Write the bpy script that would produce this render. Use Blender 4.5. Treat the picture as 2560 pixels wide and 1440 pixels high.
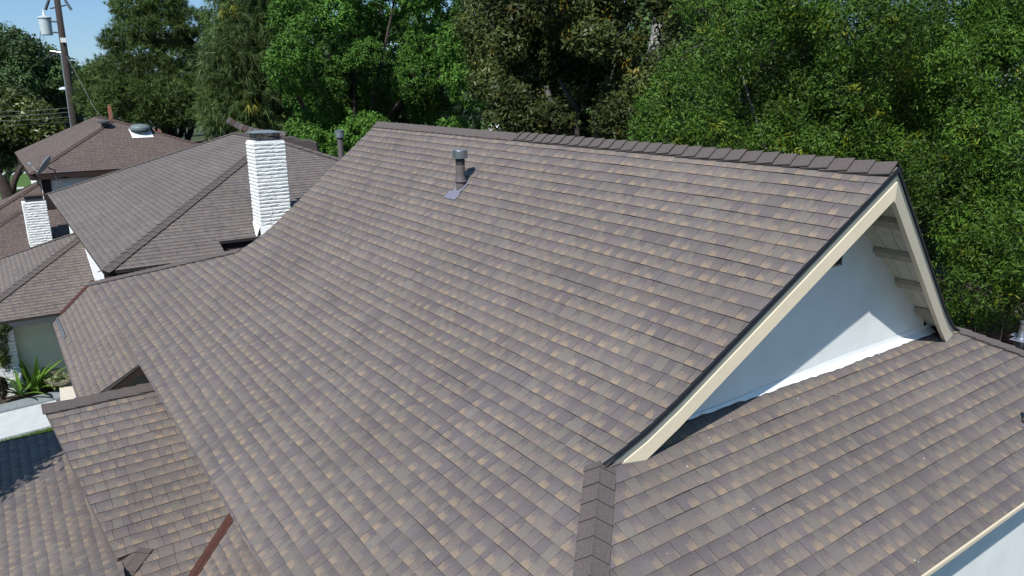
import bpy, math, random
import numpy as np
from mathutils import Matrix, Vector

for o in list(bpy.data.objects):
    bpy.data.objects.remove(o, do_unlink=True)
SC = bpy.context.scene
COL = SC.collection
R = math.radians

# ---------------------------------------------------------------- camera, sky, sun, exposure
G = 8.8                       # height of the camera above the ground
FPX, PITCH, ROLL, AZ = 1866.3, .2672, -.0078, .9617
_f = np.array([math.cos(AZ)*math.cos(PITCH), math.sin(AZ)*math.cos(PITCH), -math.sin(PITCH)])
_r = np.array([math.sin(AZ), -math.cos(AZ), 0.0])
_u = np.cross(_r, _f)
_R = math.cos(ROLL)*_r + math.sin(ROLL)*_u
_U = -math.sin(ROLL)*_r + math.cos(ROLL)*_u
CAM = np.array([0.0, 0.0, G])
cd = bpy.data.cameras.new('camera')
cd.sensor_width = 36.0
cd.lens = FPX/2560*36
cd.clip_start = .1
cd.clip_end = 3000
cam = bpy.data.objects.new('camera', cd)
COL.objects.link(cam)
cam.matrix_world = Matrix(((_R[0], _U[0], -_f[0], 0), (_R[1], _U[1], -_f[1], 0), (_R[2], _U[2], -_f[2], G), (0, 0, 0, 1)))
SC.camera = cam

SUN_EL, SUN_AZ = R(48), R(-147.5)      # azimuth of the sun, counter-clockwise from +X
w = bpy.data.worlds.new('World')
SC.world = w
w.use_nodes = True
nt = w.node_tree
bg = nt.nodes['Background']
sky = nt.nodes.new('ShaderNodeTexSky')
sky.sky_type = 'NISHITA'
sky.sun_disc = False
sky.sun_elevation = SUN_EL
sky.sun_rotation = R(90) - SUN_AZ
sky.air_density = 1.0
sky.dust_density = .0
sky.ozone_density = 3.0
tintn = nt.nodes.new('ShaderNodeVectorMath'); tintn.operation = 'MULTIPLY'; tintn.inputs[1].default_value = (.80, .93, 1.10)
smix = nt.nodes.new('ShaderNodeMix'); smix.data_type = 'RGBA'; smix.inputs[0].default_value = .62; smix.inputs[7].default_value = (1.36, 2.62, 4.25, 1)
nt.links.new(sky.outputs[0], tintn.inputs[0]); nt.links.new(tintn.outputs[0], smix.inputs[6]); nt.links.new(smix.outputs[2], bg.inputs[0])
bg.inputs[1].default_value = .10
sd = bpy.data.lights.new('sun', 'SUN')
sd.energy = 4.3
sd.angle = R(.53)
sd.color = (1.0, .965, .91)
sun = bpy.data.objects.new('sun', sd)
COL.objects.link(sun)
sv = Vector((math.cos(SUN_AZ)*math.cos(SUN_EL), math.sin(SUN_AZ)*math.cos(SUN_EL), math.sin(SUN_EL)))
sun.rotation_euler = sv.to_track_quat('Z', 'Y').to_euler()
sun.location = (-10, -8, 30)
SC.view_settings.view_transform = 'Standard'
SC.view_settings.look = 'None'
SC.view_settings.exposure = 0.5
SC.view_settings.gamma = 1
SC.render.engine = 'CYCLES'
SC.cycles.max_bounces = 6
SC.cycles.diffuse_bounces = 3
SC.cycles.transparent_max_bounces = 4

# ---------------------------------------------------------------- placing helpers
def ray(px, py):
    return _f + _R*(px-1280)/FPX + _U*(720-py)/FPX
def at(px, py, d):
    """world point in direction of a place in the view, d metres away"""
    r = ray(px, py)
    return CAM + r/np.linalg.norm(r)*d
def on(px, py, n, p):
    """world point of that direction on the plane through p with normal n"""
    r = ray(px, py)
    n = np.array(n, float)
    return CAM + r*(n @ (np.array(p)-CAM))/(n @ r)
def ground_at(px, py, z=0.0):
    return on(px, py, (0, 0, 1), (0, 0, z))
def proj(p):
    d = np.asarray(p, float)-CAM
    z = d @ _f
    return np.stack([1280+FPX*(d @ _R)/z, 720-FPX*(d @ _U)/z, z], -1)

# ---------------------------------------------------------------- object helpers
WL = {}
def wl(o):
    return WL.get(o.name, np.zeros(3)) if o is not None else np.zeros(3)
def tag(o, label=None, cat=None, group=None, kind=None):
    if label: o['label'] = label
    if cat: o['category'] = cat
    if group: o['group'] = group
    if kind: o['kind'] = kind
    return o
def thing(name, loc, label, cat, group=None):
    o = bpy.data.objects.new(name, None)
    COL.objects.link(o)
    o.empty_display_size = .3
    o.location = tuple(loc)
    WL[o.name] = np.array(loc, float)
    return tag(o, label, cat, group)
def obj(name, verts, faces, mats, parent=None, midx=None, attrs=None, smooth=False, kind=None, label=None):
    v = np.array(verts, float)
    c = v.mean(0)
    v = v-c
    me = bpy.data.meshes.new(name)
    me.from_pydata(v.tolist(), [], faces)
    if not isinstance(mats, (list, tuple)): mats = [mats]
    for m in mats: me.materials.append(m)
    if midx is not None: me.polygons.foreach_set('material_index', midx)
    if attrs:
        for k, (ty, data) in attrs.items():
            a = me.attributes.new(k, ty, 'POINT')
            a.data.foreach_set('color' if ty == 'FLOAT_COLOR' else 'value', np.asarray(data, np.float32).ravel())
    if smooth: me.polygons.foreach_set('use_smooth', [True]*len(me.polygons))
    me.update()
    o = bpy.data.objects.new(name, me)
    COL.objects.link(o)
    if parent is not None: o.parent = parent
    o.location = tuple(c-wl(parent))
    WL[o.name] = c
    if kind: o['kind'] = kind
    if label: o['label'] = label
    return o
def fast_mesh(name, V, nper, mat, parent, attrs=None, kind=None, shade=None):
    """V: (n*nper,3) vertices, every nper consecutive vertices one face"""
    V = np.ascontiguousarray(V, np.float32)
    n = len(V)//nper
    c = V.mean(0)
    me = bpy.data.meshes.new(name)
    me.vertices.add(len(V)); me.vertices.foreach_set('co', (V-c).ravel())
    me.loops.add(len(V)); me.loops.foreach_set('vertex_index', np.arange(len(V), dtype=np.int32))
    me.polygons.add(n); me.polygons.foreach_set('loop_start', np.arange(0, len(V), nper, dtype=np.int32))
    me.polygons.foreach_set('loop_total', np.full(n, nper, np.int32))
    me.materials.append(mat)
    me.update(calc_edges=True)
    if attrs:
        for k, (ty, data) in attrs.items():
            a = me.attributes.new(k, ty, 'POINT')
            a.data.foreach_set('color' if ty == 'FLOAT_COLOR' else 'value', np.asarray(data, np.float32).ravel())
    o = bpy.data.objects.new(name, me)
    COL.objects.link(o)
    o.parent = parent
    o.location = tuple(c-wl(parent))
    WL[o.name] = np.array(c)
    if kind: o['kind'] = kind
    return o

class MB:
    def __init__(s): s.v = []; s.f = []; s.m = []
    def add(s, verts, faces, m=0):
        b = len(s.v)
        s.v += [tuple(map(float, p)) for p in verts]
        s.f += [tuple(b+i for i in f) for f in faces]
        s.m += [m]*len(faces)
        return s
    def box(s, c, d, ax=None, m=0):
        c = np.array(c, float)
        ax = np.eye(3) if ax is None else np.array(ax, float)
        P = [c+ax[0]*sx*d[0]/2+ax[1]*sy*d[1]/2+ax[2]*sz*d[2]/2 for sz in (-1, 1) for sy in (-1, 1) for sx in (-1, 1)]
        return s.add(P, [(0, 2, 3, 1), (4, 5, 7, 6), (0, 1, 5, 4), (2, 6, 7, 3), (0, 4, 6, 2), (1, 3, 7, 5)], m)
    def prism(s, poly, vec, m=0):
        n = len(poly); vec = np.array(vec, float)
        P = [np.array(p, float) for p in poly]; Q = [p+vec for p in P]
        return s.add(P+Q, [tuple(range(n))[::-1], tuple(range(n, 2*n))]+[(i, (i+1) % n, (i+1) % n+n, i+n) for i in range(n)], m)
    def tube(s, pts, rad, k=8, m=0, cap=True):
        pts = [np.array(p, float) for p in pts]
        n = len(pts)
        rad = rad if hasattr(rad, '__len__') else [rad]*n
        rings = []
        up = np.array([0.0, 0, 1])
        for i, p in enumerate(pts):
            t = pts[min(i+1, n-1)]-pts[max(i-1, 0)]
            t = t/(np.linalg.norm(t)+1e-9)
            a = np.cross(t, up)
            if np.linalg.norm(a) < .05: a = np.cross(t, (1, 0, 0))
            a /= np.linalg.norm(a); b = np.cross(t, a)
            rings += [p+rad[i]*(a*math.cos(2*math.pi*j/k)+b*math.sin(2*math.pi*j/k)) for j in range(k)]
        F = [(i*k+j, i*k+(j+1) % k, (i+1)*k+(j+1) % k, (i+1)*k+j) for i in range(n-1) for j in range(k)]
        if cap: F += [tuple(range(k))[::-1], tuple((n-1)*k+j for j in range(k))]
        return s.add(rings, F, m)
    def lathe(s, c, prof, k=20, m=0):
        c = np.array(c, float)
        n = len(prof)
        V = [c+np.array([r*math.cos(2*math.pi*j/k), r*math.sin(2*math.pi*j/k), z]) for r, z in prof for j in range(k)]
        F = [(i*k+j, i*k+(j+1) % k, (i+1)*k+(j+1) % k, (i+1)*k+j) for i in range(n-1) for j in range(k)]
        F += [tuple(range(k))[::-1], tuple((n-1)*k+j for j in range(k))]
        return s.add(V, F, m)
    def build(s, name, mat, parent=None, **kw):
        return obj(name, s.v, s.f, mat, parent, midx=s.m, **kw)

# ---------------------------------------------------------------- materials
def mat(name, col, rough=.8, metal=0.0, spec=.3, noise=None, bump=None):
    """noise=(scale, amount[, second colour]) ; bump=(scale, strength)"""
    m = bpy.data.materials.new(name); m.use_nodes = True
    t = m.node_tree; b = t.nodes['Principled BSDF']
    b.inputs['Roughness'].default_value = rough
    b.inputs['Metallic'].default_value = metal
    b.inputs['Specular IOR Level'].default_value = spec
    c = (*col, 1)
    b.inputs['Base Color'].default_value = c
    tc = t.nodes.new('ShaderNodeTexCoord')
    if noise:
        nz = t.nodes.new('ShaderNodeTexNoise'); nz.inputs['Scale'].default_value = noise[0]; nz.inputs['Detail'].default_value = 6
        t.links.new(tc.outputs['Object'], nz.inputs['Vector'])
        mr = t.nodes.new('ShaderNodeMapRange'); mr.inputs[1].default_value = .35; mr.inputs[2].default_value = .65
        t.links.new(nz.outputs['Fac'], mr.inputs[0])
        mx = t.nodes.new('ShaderNodeMix'); mx.data_type = 'RGBA'
        c2 = noise[2] if len(noise) > 2 else tuple(x*(1-noise[1]) for x in col)
        mx.inputs[6].default_value = c; mx.inputs[7].default_value = (*c2, 1)
        t.links.new(mr.outputs[0], mx.inputs[0]); t.links.new(mx.outputs[2], b.inputs['Base Color'])
    if bump:
        nb = t.nodes.new('ShaderNodeTexNoise'); nb.inputs['Scale'].default_value = bump[0]; nb.inputs['Detail'].default_value = 5
        t.links.new(tc.outputs['Object'], nb.inputs['Vector'])
        bp = t.nodes.new('ShaderNodeBump'); bp.inputs['Strength'].default_value = bump[1]; bp.inputs['Distance'].default_value = .01
        t.links.new(nb.outputs['Fac'], bp.inputs['Height']); t.links.new(bp.outputs[0], b.inputs['Normal'])
    return m

def shingle_mat(name, tan, dark=1.0, hue=(1, 1, 1)):
    m = bpy.data.materials.new(name); m.use_nodes = True
    t = m.node_tree; N = t.nodes; L = t.links; b = N['Principled BSDF']
    b.inputs['Roughness'].default_value = .92; b.inputs['Specular IOR Level'].default_value = .25
    at_ = N.new('ShaderNodeAttribute'); at_.attribute_name = 'tab'
    vv = N.new('ShaderNodeAttribute'); vv.attribute_name = 'vv'
    geo = N.new('ShaderNodeNewGeometry')
    n1 = N.new('ShaderNodeTexNoise'); n1.inputs['Scale'].default_value = 45; n1.inputs['Detail'].default_value = 4
    L.new(geo.outputs['Position'], n1.inputs['Vector'])
    # tan blend towards the exposed butt edge
    ad = N.new('ShaderNodeMath'); ad.operation = 'MULTIPLY_ADD'; ad.inputs[1].default_value = .9; ad.inputs[2].default_value = -.45
    L.new(n1.outputs['Fac'], ad.inputs[0])
    ad2 = N.new('ShaderNodeMath'); ad2.operation = 'ADD'
    L.new(ad.outputs[0], ad2.inputs[0]); L.new(vv.outputs['Fac'], ad2.inputs[1])
    mr = N.new('ShaderNodeMapRange'); mr.interpolation_type = 'SMOOTHSTEP'; mr.inputs[1].default_value = .28; mr.inputs[2].default_value = .88
    L.new(ad2.outputs[0], mr.inputs[0])
    ml = N.new('ShaderNodeMath'); ml.operation = 'MULTIPLY'
    L.new(mr.outputs[0], ml.inputs[0]); L.new(at_.outputs['Alpha'], ml.inputs[1])
    mx = N.new('ShaderNodeMix'); mx.data_type = 'RGBA'
    L.new(ml.outputs[0], mx.inputs[0]); L.new(at_.outputs['Color'], mx.inputs[6]); mx.inputs[7].default_value = (*tan, 1)
    # darker granule band at the head of the exposure
    mb = N.new('ShaderNodeMapRange'); mb.inputs[1].default_value = 0; mb.inputs[2].default_value = .55; mb.inputs[3].default_value = .84; mb.inputs[4].default_value = 1.0
    L.new(ad2.outputs[0], mb.inputs[0])
    # granules
    n2 = N.new('ShaderNodeTexNoise'); n2.inputs['Scale'].default_value = 320; n2.inputs['Detail'].default_value = 2
    L.new(geo.outputs['Position'], n2.inputs['Vector'])
    mg = N.new('ShaderNodeMapRange'); mg.inputs[1].default_value = .3; mg.inputs[2].default_value = .7; mg.inputs[3].default_value = .62; mg.inputs[4].default_value = 1.38
    L.new(n2.outputs['Fac'], mg.inputs[0])
    # weathering, metres wide
    n3 = N.new('ShaderNodeTexNoise'); n3.inputs['Scale'].default_value = .7; n3.inputs['Detail'].default_value = 5
    L.new(geo.outputs['Position'], n3.inputs['Vector'])
    mw = N.new('ShaderNodeMapRange'); mw.inputs[1].default_value = .3; mw.inputs[2].default_value = .7; mw.inputs[3].default_value = .9*dark; mw.inputs[4].default_value = 1.08*dark
    L.new(n3.outputs['Fac'], mw.inputs[0])
    a = N.new('ShaderNodeMath'); a.operation = 'MULTIPLY'; L.new(mb.outputs[0], a.inputs[0]); L.new(mg.outputs[0], a.inputs[1])
    c = N.new('ShaderNodeMath'); c.operation = 'MULTIPLY'; L.new(a.outputs[0], c.inputs[0]); L.new(mw.outputs[0], c.inputs[1])
    vm = N.new('ShaderNodeVectorMath'); vm.operation = 'SCALE'
    L.new(mx.outputs[2], vm.inputs[0]); L.new(c.outputs[0], vm.inputs['Scale'])
    vh = N.new('ShaderNodeVectorMath'); vh.operation = 'MULTIPLY'; vh.inputs[1].default_value = hue
    L.new(vm.outputs[0], vh.inputs[0])
    L.new(vh.outputs[0], b.inputs['Base Color'])
    bp = N.new('ShaderNodeBump'); bp.inputs['Strength'].default_value = .35; bp.inputs['Distance'].default_value = .002
    L.new(n2.outputs['Fac'], bp.inputs['Height']); L.new(bp.outputs[0], b.inputs['Normal'])
    return m

TAN = (.235, .178, .126)
M_SH = shingle_mat('asphalt_shingle', TAN)
M_SH2 = shingle_mat('asphalt_shingle_brown', (.150, .103, .07), .92, (1.0, .91, .87))
M_CAP = mat('ridge_cap_granules', (.112, .094, .089), .92, noise=(60, .3), bump=(300, .3))
M_CAP2 = mat('ridge_cap_brown', (.090, .062, .054), .92, noise=(60, .3))
M_EDGE = mat('asphalt_cut_edge', (.032, .028, .027), .95)
M_DECK = mat('roof_underlay', (.03, .027, .026), .95)
M_STUCCO = mat('white_stucco', (.76, .79, .78), .9, noise=(1.6, .11), bump=(90, .35))
M_CREAM = mat('cream_stucco', (.62, .62, .50), .9, noise=(5, .08), bump=(120, .3))
M_FASCIA = mat('cream_painted_wood', (.62, .54, .405), .6, noise=(5, .05), bump=(30, .1))
M_TRIM = mat('shade_grey_trim', (.20, .215, .195), .6, noise=(12, .12))  # rake board lying in shadow; its shade is put into the grey-green
M_BLACK = mat('black_metal_edge', (.012, .014, .02), .45, spec=.4)
M_SOFFIT = mat('cream_soffit_boards', (.50, .48, .40), .8, noise=(14, .16))
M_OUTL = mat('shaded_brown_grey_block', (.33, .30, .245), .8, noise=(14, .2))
M_FLASHW = mat('white_painted_flashing', (.8, .82, .82), .5, noise=(12, .05))
M_WHITEB = mat('white_painted_brick', (.80, .82, .80), .75, noise=(16, .12), bump=(70, .5))
M_MORTAR = mat('grey_mortar', (.30, .31, .31), .95)
M_WMORTAR = mat('white_painted_mortar', (.78, .80, .79), .9)
M_VALLEY = mat('brown_valley_metal', (.10, .045, .036), .45, metal=.3, noise=(25, .25))
M_GALV = mat('galvanised_steel', (.42, .43, .45), .35, metal=.85, noise=(20, .2))
M_PIPE = mat('grey_painted_pipe', (.12, .105, .105), .7, noise=(40, .3))
M_PIPED = mat('black_painted_pipe', (.03, .028, .03), .7)
M_LEAD = mat('grey_lead_flashing', (.20, .20, .25), .5, metal=.2, noise=(40, .12))
M_STEELD = mat('dark_grey_metal', (.05, .055, .06), .6)
M_LID = mat('grey_blue_sheet_metal', (.15, .18, .20), .5)
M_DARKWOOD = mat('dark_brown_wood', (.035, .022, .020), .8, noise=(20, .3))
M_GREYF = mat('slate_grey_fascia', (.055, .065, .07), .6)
M_GLASS = mat('dark_window_glass', (.02, .03, .04), .1, spec=.6)
M_WHITE = mat('white_gloss_paint', (.8, .8, .8), .5)
M_CONC = mat('pale_concrete', (.48, .51, .51), .9, noise=(4, .1), bump=(60, .2))
M_CONCD = mat('grey_concrete_kerb', (.22, .25, .27), .9, noise=(8, .2))
M_LEDGE = mat('cream_ledge', (.60, .56, .48), .85, noise=(10, .1))
M_SOIL = mat('dark_mulch', (.035, .025, .02), .95, noise=(30, .5, (.11, .08, .06)), bump=(60, 1))
M_RMULCH = mat('reddish_mulch', (.11, .06, .045), .95, noise=(3, .4, (.05, .03, .025)), bump=(20, 1))
M_ROAD = mat('asphalt_road', (.05, .05, .052), .9, noise=(2, .2))
M_WOODPOLE = mat('weathered_pole_wood', (.045, .036, .034), .9, noise=(12, .4))
M_TRANSF = mat('pale_transformer_paint', (.42, .50, .52), .5)
M_DOME = mat('grey_green_dome_paint', (.13, .165, .17), .5)
M_WIRE = mat('wire', (.05, .055, .06), .6)
M_WIREL = mat('pale_wire', (.16, .17, .18), .6)
M_TERRA = mat('terracotta_tile', (.32, .14, .09), .85, noise=(8, .3))
M_BLUEROOF = mat('blue_grey_roof', (.12, .16, .18), .9, noise=(3, .3))
M_REDPAINT = mat('red_paint', (.45, .03, .03), .5)
M_GREENP = mat('green_play_paint', (.06, .34, .14), .5)
M_BOWL = mat('stone_bowl', (.33, .30, .24), .8, noise=(20, .2))
M_GUANO = mat('white_dropping', (.75, .77, .78), .9)

def leaf_mat(name, col, rough=.5, trans=.25, spec=.35):
    m = bpy.data.materials.new(name); m.use_nodes = True
    t = m.node_tree; N = t.nodes; L = t.links; b = N['Principled BSDF']
    b.inputs['Roughness'].default_value = rough; b.inputs['Specular IOR Level'].default_value = spec
    a = N.new('ShaderNodeAttribute'); a.attribute_name = 'tint'
    mul = N.new('ShaderNodeMix'); mul.data_type = 'RGBA'; mul.blend_type = 'MULTIPLY'; mul.inputs[0].default_value = 1
    L.new(a.outputs['Color'], mul.inputs[6]); mul.inputs[7].default_value = (*col, 1)
    L.new(mul.outputs[2], b.inputs['Base Color'])
    tr = N.new('ShaderNodeBsdfTranslucent')
    mt = N.new('ShaderNodeMix'); mt.data_type = 'RGBA'; mt.blend_type = 'MULTIPLY'; mt.inputs[0].default_value = 1
    L.new(mul.outputs[2], mt.inputs[6]); mt.inputs[7].default_value = (1.3, 1.5, .6, 1)
    L.new(mt.outputs[2], tr.inputs[0])
    ms = N.new('ShaderNodeMixShader'); ms.inputs[0].default_value = trans
    L.new(b.outputs[0], ms.inputs[1]); L.new(tr.outputs[0], ms.inputs[2])
    L.new(ms.outputs[0], N['Material Output'].inputs[0])
    return m
M_BARK = mat('grey_bark', (.11, .10, .095), .95, noise=(6, .5), bump=(12, 1))
M_BARKP = mat('pale_bark', (.26, .255, .25), .9, noise=(5, .4), bump=(12, .6))
M_BARKD = mat('brown_pine_bark', (.06, .045, .038), .95, noise=(8, .5), bump=(12, 1))

# lawn with mown patches
M_LAWN = mat('lawn_grass', (.055, .115, .022), .9, noise=(.35, .3, (.075, .135, .03)), bump=(40, .6))
M_GROUND = mat('garden_ground', (.035, .05, .02), .95, noise=(.15, .4, (.06, .075, .03)), bump=(3, .5))

# ---------------------------------------------------------------- the ground
rng = random.Random(7)
nr = np.random.default_rng(11)
def sheet(name, poly, m, z=None):
    P = [(p[0], p[1], (p[2] if len(p) > 2 else 0) if z is None else z) for p in poly]
    o = obj(name, P, [tuple(range(len(P)))], m)
    o['kind'] = 'structure'
    if o.data.polygons[0].normal.z < 0: o.data.flip_normals()
    return o
sheet('ground', [(-1200, -1200), (1200, -1200), (1200, 1200), (-1200, 1200)], M_GROUND, 0)
sheet('side_yard_shade', [(9.5, -12), (70, -12), (70, 34), (9.5, 34)], M_SOIL, .003)  # ground coloured dark to stand in for the shade beyond the hip
def gpoly(name, pix, m, z):
    return sheet(name, [ground_at(a, b, z) for a, b in pix], m)
gpoly('lawn', [(-160, 424), (90, 413), (140, 520), (-160, 560)], M_LAWN, .004)
gpoly('far_path', [(-160, 447), (75, 426), (75, 432), (-160, 457)], M_CONC, .008)
gpoly('near_path', [(-160, 478), (60, 467), (60, 471), (-160, 487)], M_CONC, .012)
gpoly('mulch_bed', [(-160, 396), (70, 392), (90, 413), (-160, 424)], M_RMULCH, .016)
gpoly('distant_lawn', [(1120, 300), (1290, 303), (1290, 335), (1120, 335)], M_LAWN, .02)
gpoly('road', [(1120, 329), (1330, 333), (1330, 345), (1120, 342)], M_ROAD, .03)

# ---------------------------------------------------------------- shingles
PAL = [((.118, .103, .104), .0, .27), ((.136, .118, .111), .0, .20), ((.139, .125, .113), .0, .20), ((.119, .104, .105), 1.0, .36)]
PALW = np.cumsum([p[2] for p in PAL])
def clip(poly, clipper):
    """Sutherland-Hodgman; clipper convex, counter-clockwise"""
    out = poly
    for i in range(len(clipper)):
        a, b = clipper[i], clipper[(i+1) % len(clipper)]
        inp, out = out, []
        if not inp: return []
        ex, ey = b[0]-a[0], b[1]-a[1]
        def sd_(p): return ex*(p[1]-a[1])-ey*(p[0]-a[0])
        for j in range(len(inp)):
            p, q = inp[j-1], inp[j]
            dp, dq = sd_(p), sd_(q)
            if dq >= 0:
                if dp < 0:
                    k = dp/(dp-dq); out.append((p[0]+(q[0]-p[0])*k, p[1]+(q[1]-p[1])*k))
                out.append(q)
            elif dp >= 0:
                k = dp/(dp-dq); out.append((p[0]+(q[0]-p[0])*k, p[1]+(q[1]-p[1])*k))
    return out
def ccw(p):
    A = sum(p[i-1][0]*p[i][1]-p[i][0]*p[i-1][1] for i in range(len(p)))
    return p if A > 0 else p[::-1]
def tabs(frame, poly, e=.143, seed=1, th=.0088, s_off=0.0, wmul=1.0, tanf=1.0):
    """cut a roof face into shingle tabs. frame(u, s, h) -> xyz ; poly convex in (u, s)"""
    r = random.Random(seed)
    poly = ccw(poly)
    u0 = min(p[0] for p in poly); u1 = max(p[0] for p in poly)
    s0 = min(p[1] for p in poly); s1 = max(p[1] for p in poly)
    T = []
    i0 = int(math.floor((s0-s_off)/e)); i1 = int(math.ceil((s1-s_off)/e))
    ph = r.random()*6
    def wob(u, i):
        return .003*math.sin(u*2.1+ph+i*1.7)+.002*math.sin(u*5.3+i*.9)
    for i in range(i0, i1):
        a = s_off+i*e; b = a+e
        u = u0-r.random()*.3
        k = 0; last = 0
        tone = 1+r.uniform(-.03, .03)
        while u < u1:
            if k % 2 == 0:                       # plain part of the tab
                wd = r.uniform(.065, .125) if r.random() < .85 else r.uniform(.13, .19)
                ty = r.choices((0, 1, 2), (.30, .34, .36))[0]
            else:                                # part with the tan blend
                wd = r.uniform(.075, .105)
                ty = 3 if r.random() < .86 else 0
            k += 1
            if r.random() < .03: wd = .03
            wd *= wmul
            v = u+wd
            lo = 0 if r.random() < .82 else r.uniform(0, .003)
            g1 = .004 if (k % 2 == 0 and r.random() < .8) else 0.0
            rect = [(u, a), (v-g1, a), (v-g1, b+wob(v, i)+lo), (u, b+wob(u, i)+lo)]
            c = clip(rect, poly)
            if len(c) >= 3:
                A = abs(sum(c[q-1][0]*c[q][1]-c[q][0]*c[q-1][1] for q in range(len(c))))/2
                if A > 2e-5:
                    col, al, _ = PAL[ty]
                    g = tone*(1+r.uniform(-.07, .07))
                    h = th*(1.0 if ty in (0, 3) else .72)+r.uniform(-.0006, .0012)
                    al = al*r.uniform(.42, .92)*tanf if al else r.uniform(.0, .25)*tanf
                    T.append((c, a, e, h, (col[0]*g, col[1]*g, col[2]*g, al)))
            u = v
    return [(frame, t) for t in T]
def tab_geo(ft):
    frame, (c, a, e, th, col) = ft
    n = len(c)
    V = []; vv = []
    for (u, s) in c:
        k = (s-a)/e
        V.append(frame(u, s, .003+th*k)); vv.append(k)
    for (u, s) in c:
        V.append(frame(u, s, -.003)); vv.append((s-a)/e)
    F = [tuple(range(n))]
    for i in range(n):
        j = (i+1) % n
        if c[i][1] < a+1e-6 and c[j][1] < a+1e-6: continue
        F.append((i, i+n, j+n, j))
    return V, F, vv, [col]*(2*n)
def fixwind(V, F, up):
    a, b, c = (np.array(V[F[0][k]]) for k in range(3))
    return np.cross(b-a, c-a) @ up > 0
def lay(ftabs, parent, m, up, n_single=300, stuff_name='shingle_field'):
    """the tabs that show largest become single shingles, the rest one part"""
    key = []
    for k, ft in enumerate(ftabs):
        frame, (c, a, e, th, col) = ft
        cu = sum(p[0] for p in c)/len(c); cs = sum(p[1] for p in c)/len(c)
        p = proj(frame(cu, cs, 0))
        A = abs(sum(c[q-1][0]*c[q][1]-c[q][0]*c[q-1][1] for q in range(len(c))))
        vis = 0 < p[0] < 2560 and 0 < p[1] < 1440 and p[2] > 0
        key.append((-(A/p[2]**2) if vis else 0, k))
    single = set(k for _, k in sorted(key)[:n_single])
    V, F, vv, cc, mi = [], [], [], [], []
    for k, ft in enumerate(ftabs):
        v, f, q, col = tab_geo(ft)
        if not fixwind(v, f, up): f = [g[::-1] for g in f]
        if k in single:
            obj('shingle', v, f, [m, M_EDGE], parent, midx=[0]+[1]*(len(f)-1), attrs={'tab': ('FLOAT_COLOR', col), 'vv': ('FLOAT', q)})
        else:
            b = len(V); V += v; F += [tuple(b+i for i in g) for g in f]; vv += q; cc += col; mi += [0]+[1]*(len(f)-1)
    if V:
        obj(stuff_name, V, F, [m, M_EDGE], parent, midx=mi, attrs={'tab': ('FLOAT_COLOR', cc), 'vv': ('FLOAT', vv)}, kind='stuff')
def planar(O, ud, sdn):
    O = np.array(O, float); ud = np.array(ud, float); ud /= np.linalg.norm(ud)
    sdn = np.array(sdn, float); sdn /= np.linalg.norm(sdn)
    n = np.cross(ud, sdn); n = n if n[2] > 0 else -n
    def fr(u, s, h): return O+ud*u+sdn*s+n*h
    def inv(p):
        d = np.array(p, float)-O
        return (float(d @ ud), float(d @ sdn))
    return fr, inv, n
def facet(P3, ud, sdn, seed, **kw):
    """tabs and deck polygon for a flat roof face given by 3-D corners"""
    P3 = [np.array(p, float) for p in P3]
    fr, inv, n = planar(P3[0], ud, sdn)
    return tabs(fr, [inv(p) for p in P3], seed=seed, **kw), n
def caps(p0, p1, dl, dr, parent, m=None, wd=.14, ex=.165, th=.008, name='ridge_cap', lift=.006, jit=.006):
    """bent caps along p0->p1, their butts facing p0"""
    m = m or M_CAP
    p0 = np.array(p0, float); p1 = np.array(p1, float)
    L = np.linalg.norm(p1-p0); t = (p1-p0)/L
    dl = np.array(dl, float); dl /= np.linalg.norm(dl); dr = np.array(dr, float); dr /= np.linalg.norm(dr)
    n = -(dl+dr); n -= t*(n @ t); n /= np.linalg.norm(n)
    k = int(L/ex)+1
    for i in range(k):
        a = i*ex; b = min(a+ex*1.45, L+.02)
        if a > L-.03: break
        tw = rng.uniform(-jit, jit); lf = lift+rng.uniform(0, .006)
        V = []
        for (s, h) in ((a, .012+lf+th), (b, .004+th)):
            c = p0+t*s+n*h
            V += [c+dl*(wd+tw), c+dl*wd*.18+n*.0, c+n*.006, c+dr*wd*.18, c+dr*(wd-tw)]
        for (s, h) in ((a, .012+lf), (b, .0)):
            c = p0+t*s+n*h
            V += [c+dl*(wd+tw), c+dl*wd*.18, c+n*.006, c+dr*wd*.18, c+dr*(wd-tw)]
        F = [(0, 1, 6, 5), (1, 2, 7, 6), (2, 3, 8, 7), (3, 4, 9, 8)]
        F += [tuple(x+10 for x in f[::-1]) for f in F]
        F += [(j, j+10, j+11, j+1) for j in range(4)]+[(j+5, j+6, j+16, j+15) for j in range(4)]+[(0, 5, 15, 10), (4, 14, 19+0, 9)]
        obj(name, V, F, [m, M_EDGE], parent, midx=[0]*8+[1]*(len(F)-8))

def slab(name, poly, thick, m, parent, down=(0, 0, -1)):
    return MB().prism(poly, np.array(down, float)*thick).build(name, m, parent)

Z = lambda h: G-h
# ================================================================ MAIN HOUSE
RX, RZ = 6.52, Z(.735)                 # ridge
SL1, SL2 = .807, .49                   # steep upper pitch, kicked lower pitch
BX = 4.057; BZ = RZ-(RX-BX)*SL1
EX = 1.414; EZ = BZ-(BX-EX)*SL2        # front eave
NY, FY = 3.44, 13.97                   # near gable apex, far gable
SK = .19                               # the gable ends sweep forward towards the ridge
WY = 4.10                              # gable wall plane
house = thing('house', (6.5, 10, 0), 'large house with steep brown shingle gable roof filling the foreground', 'house')
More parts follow.
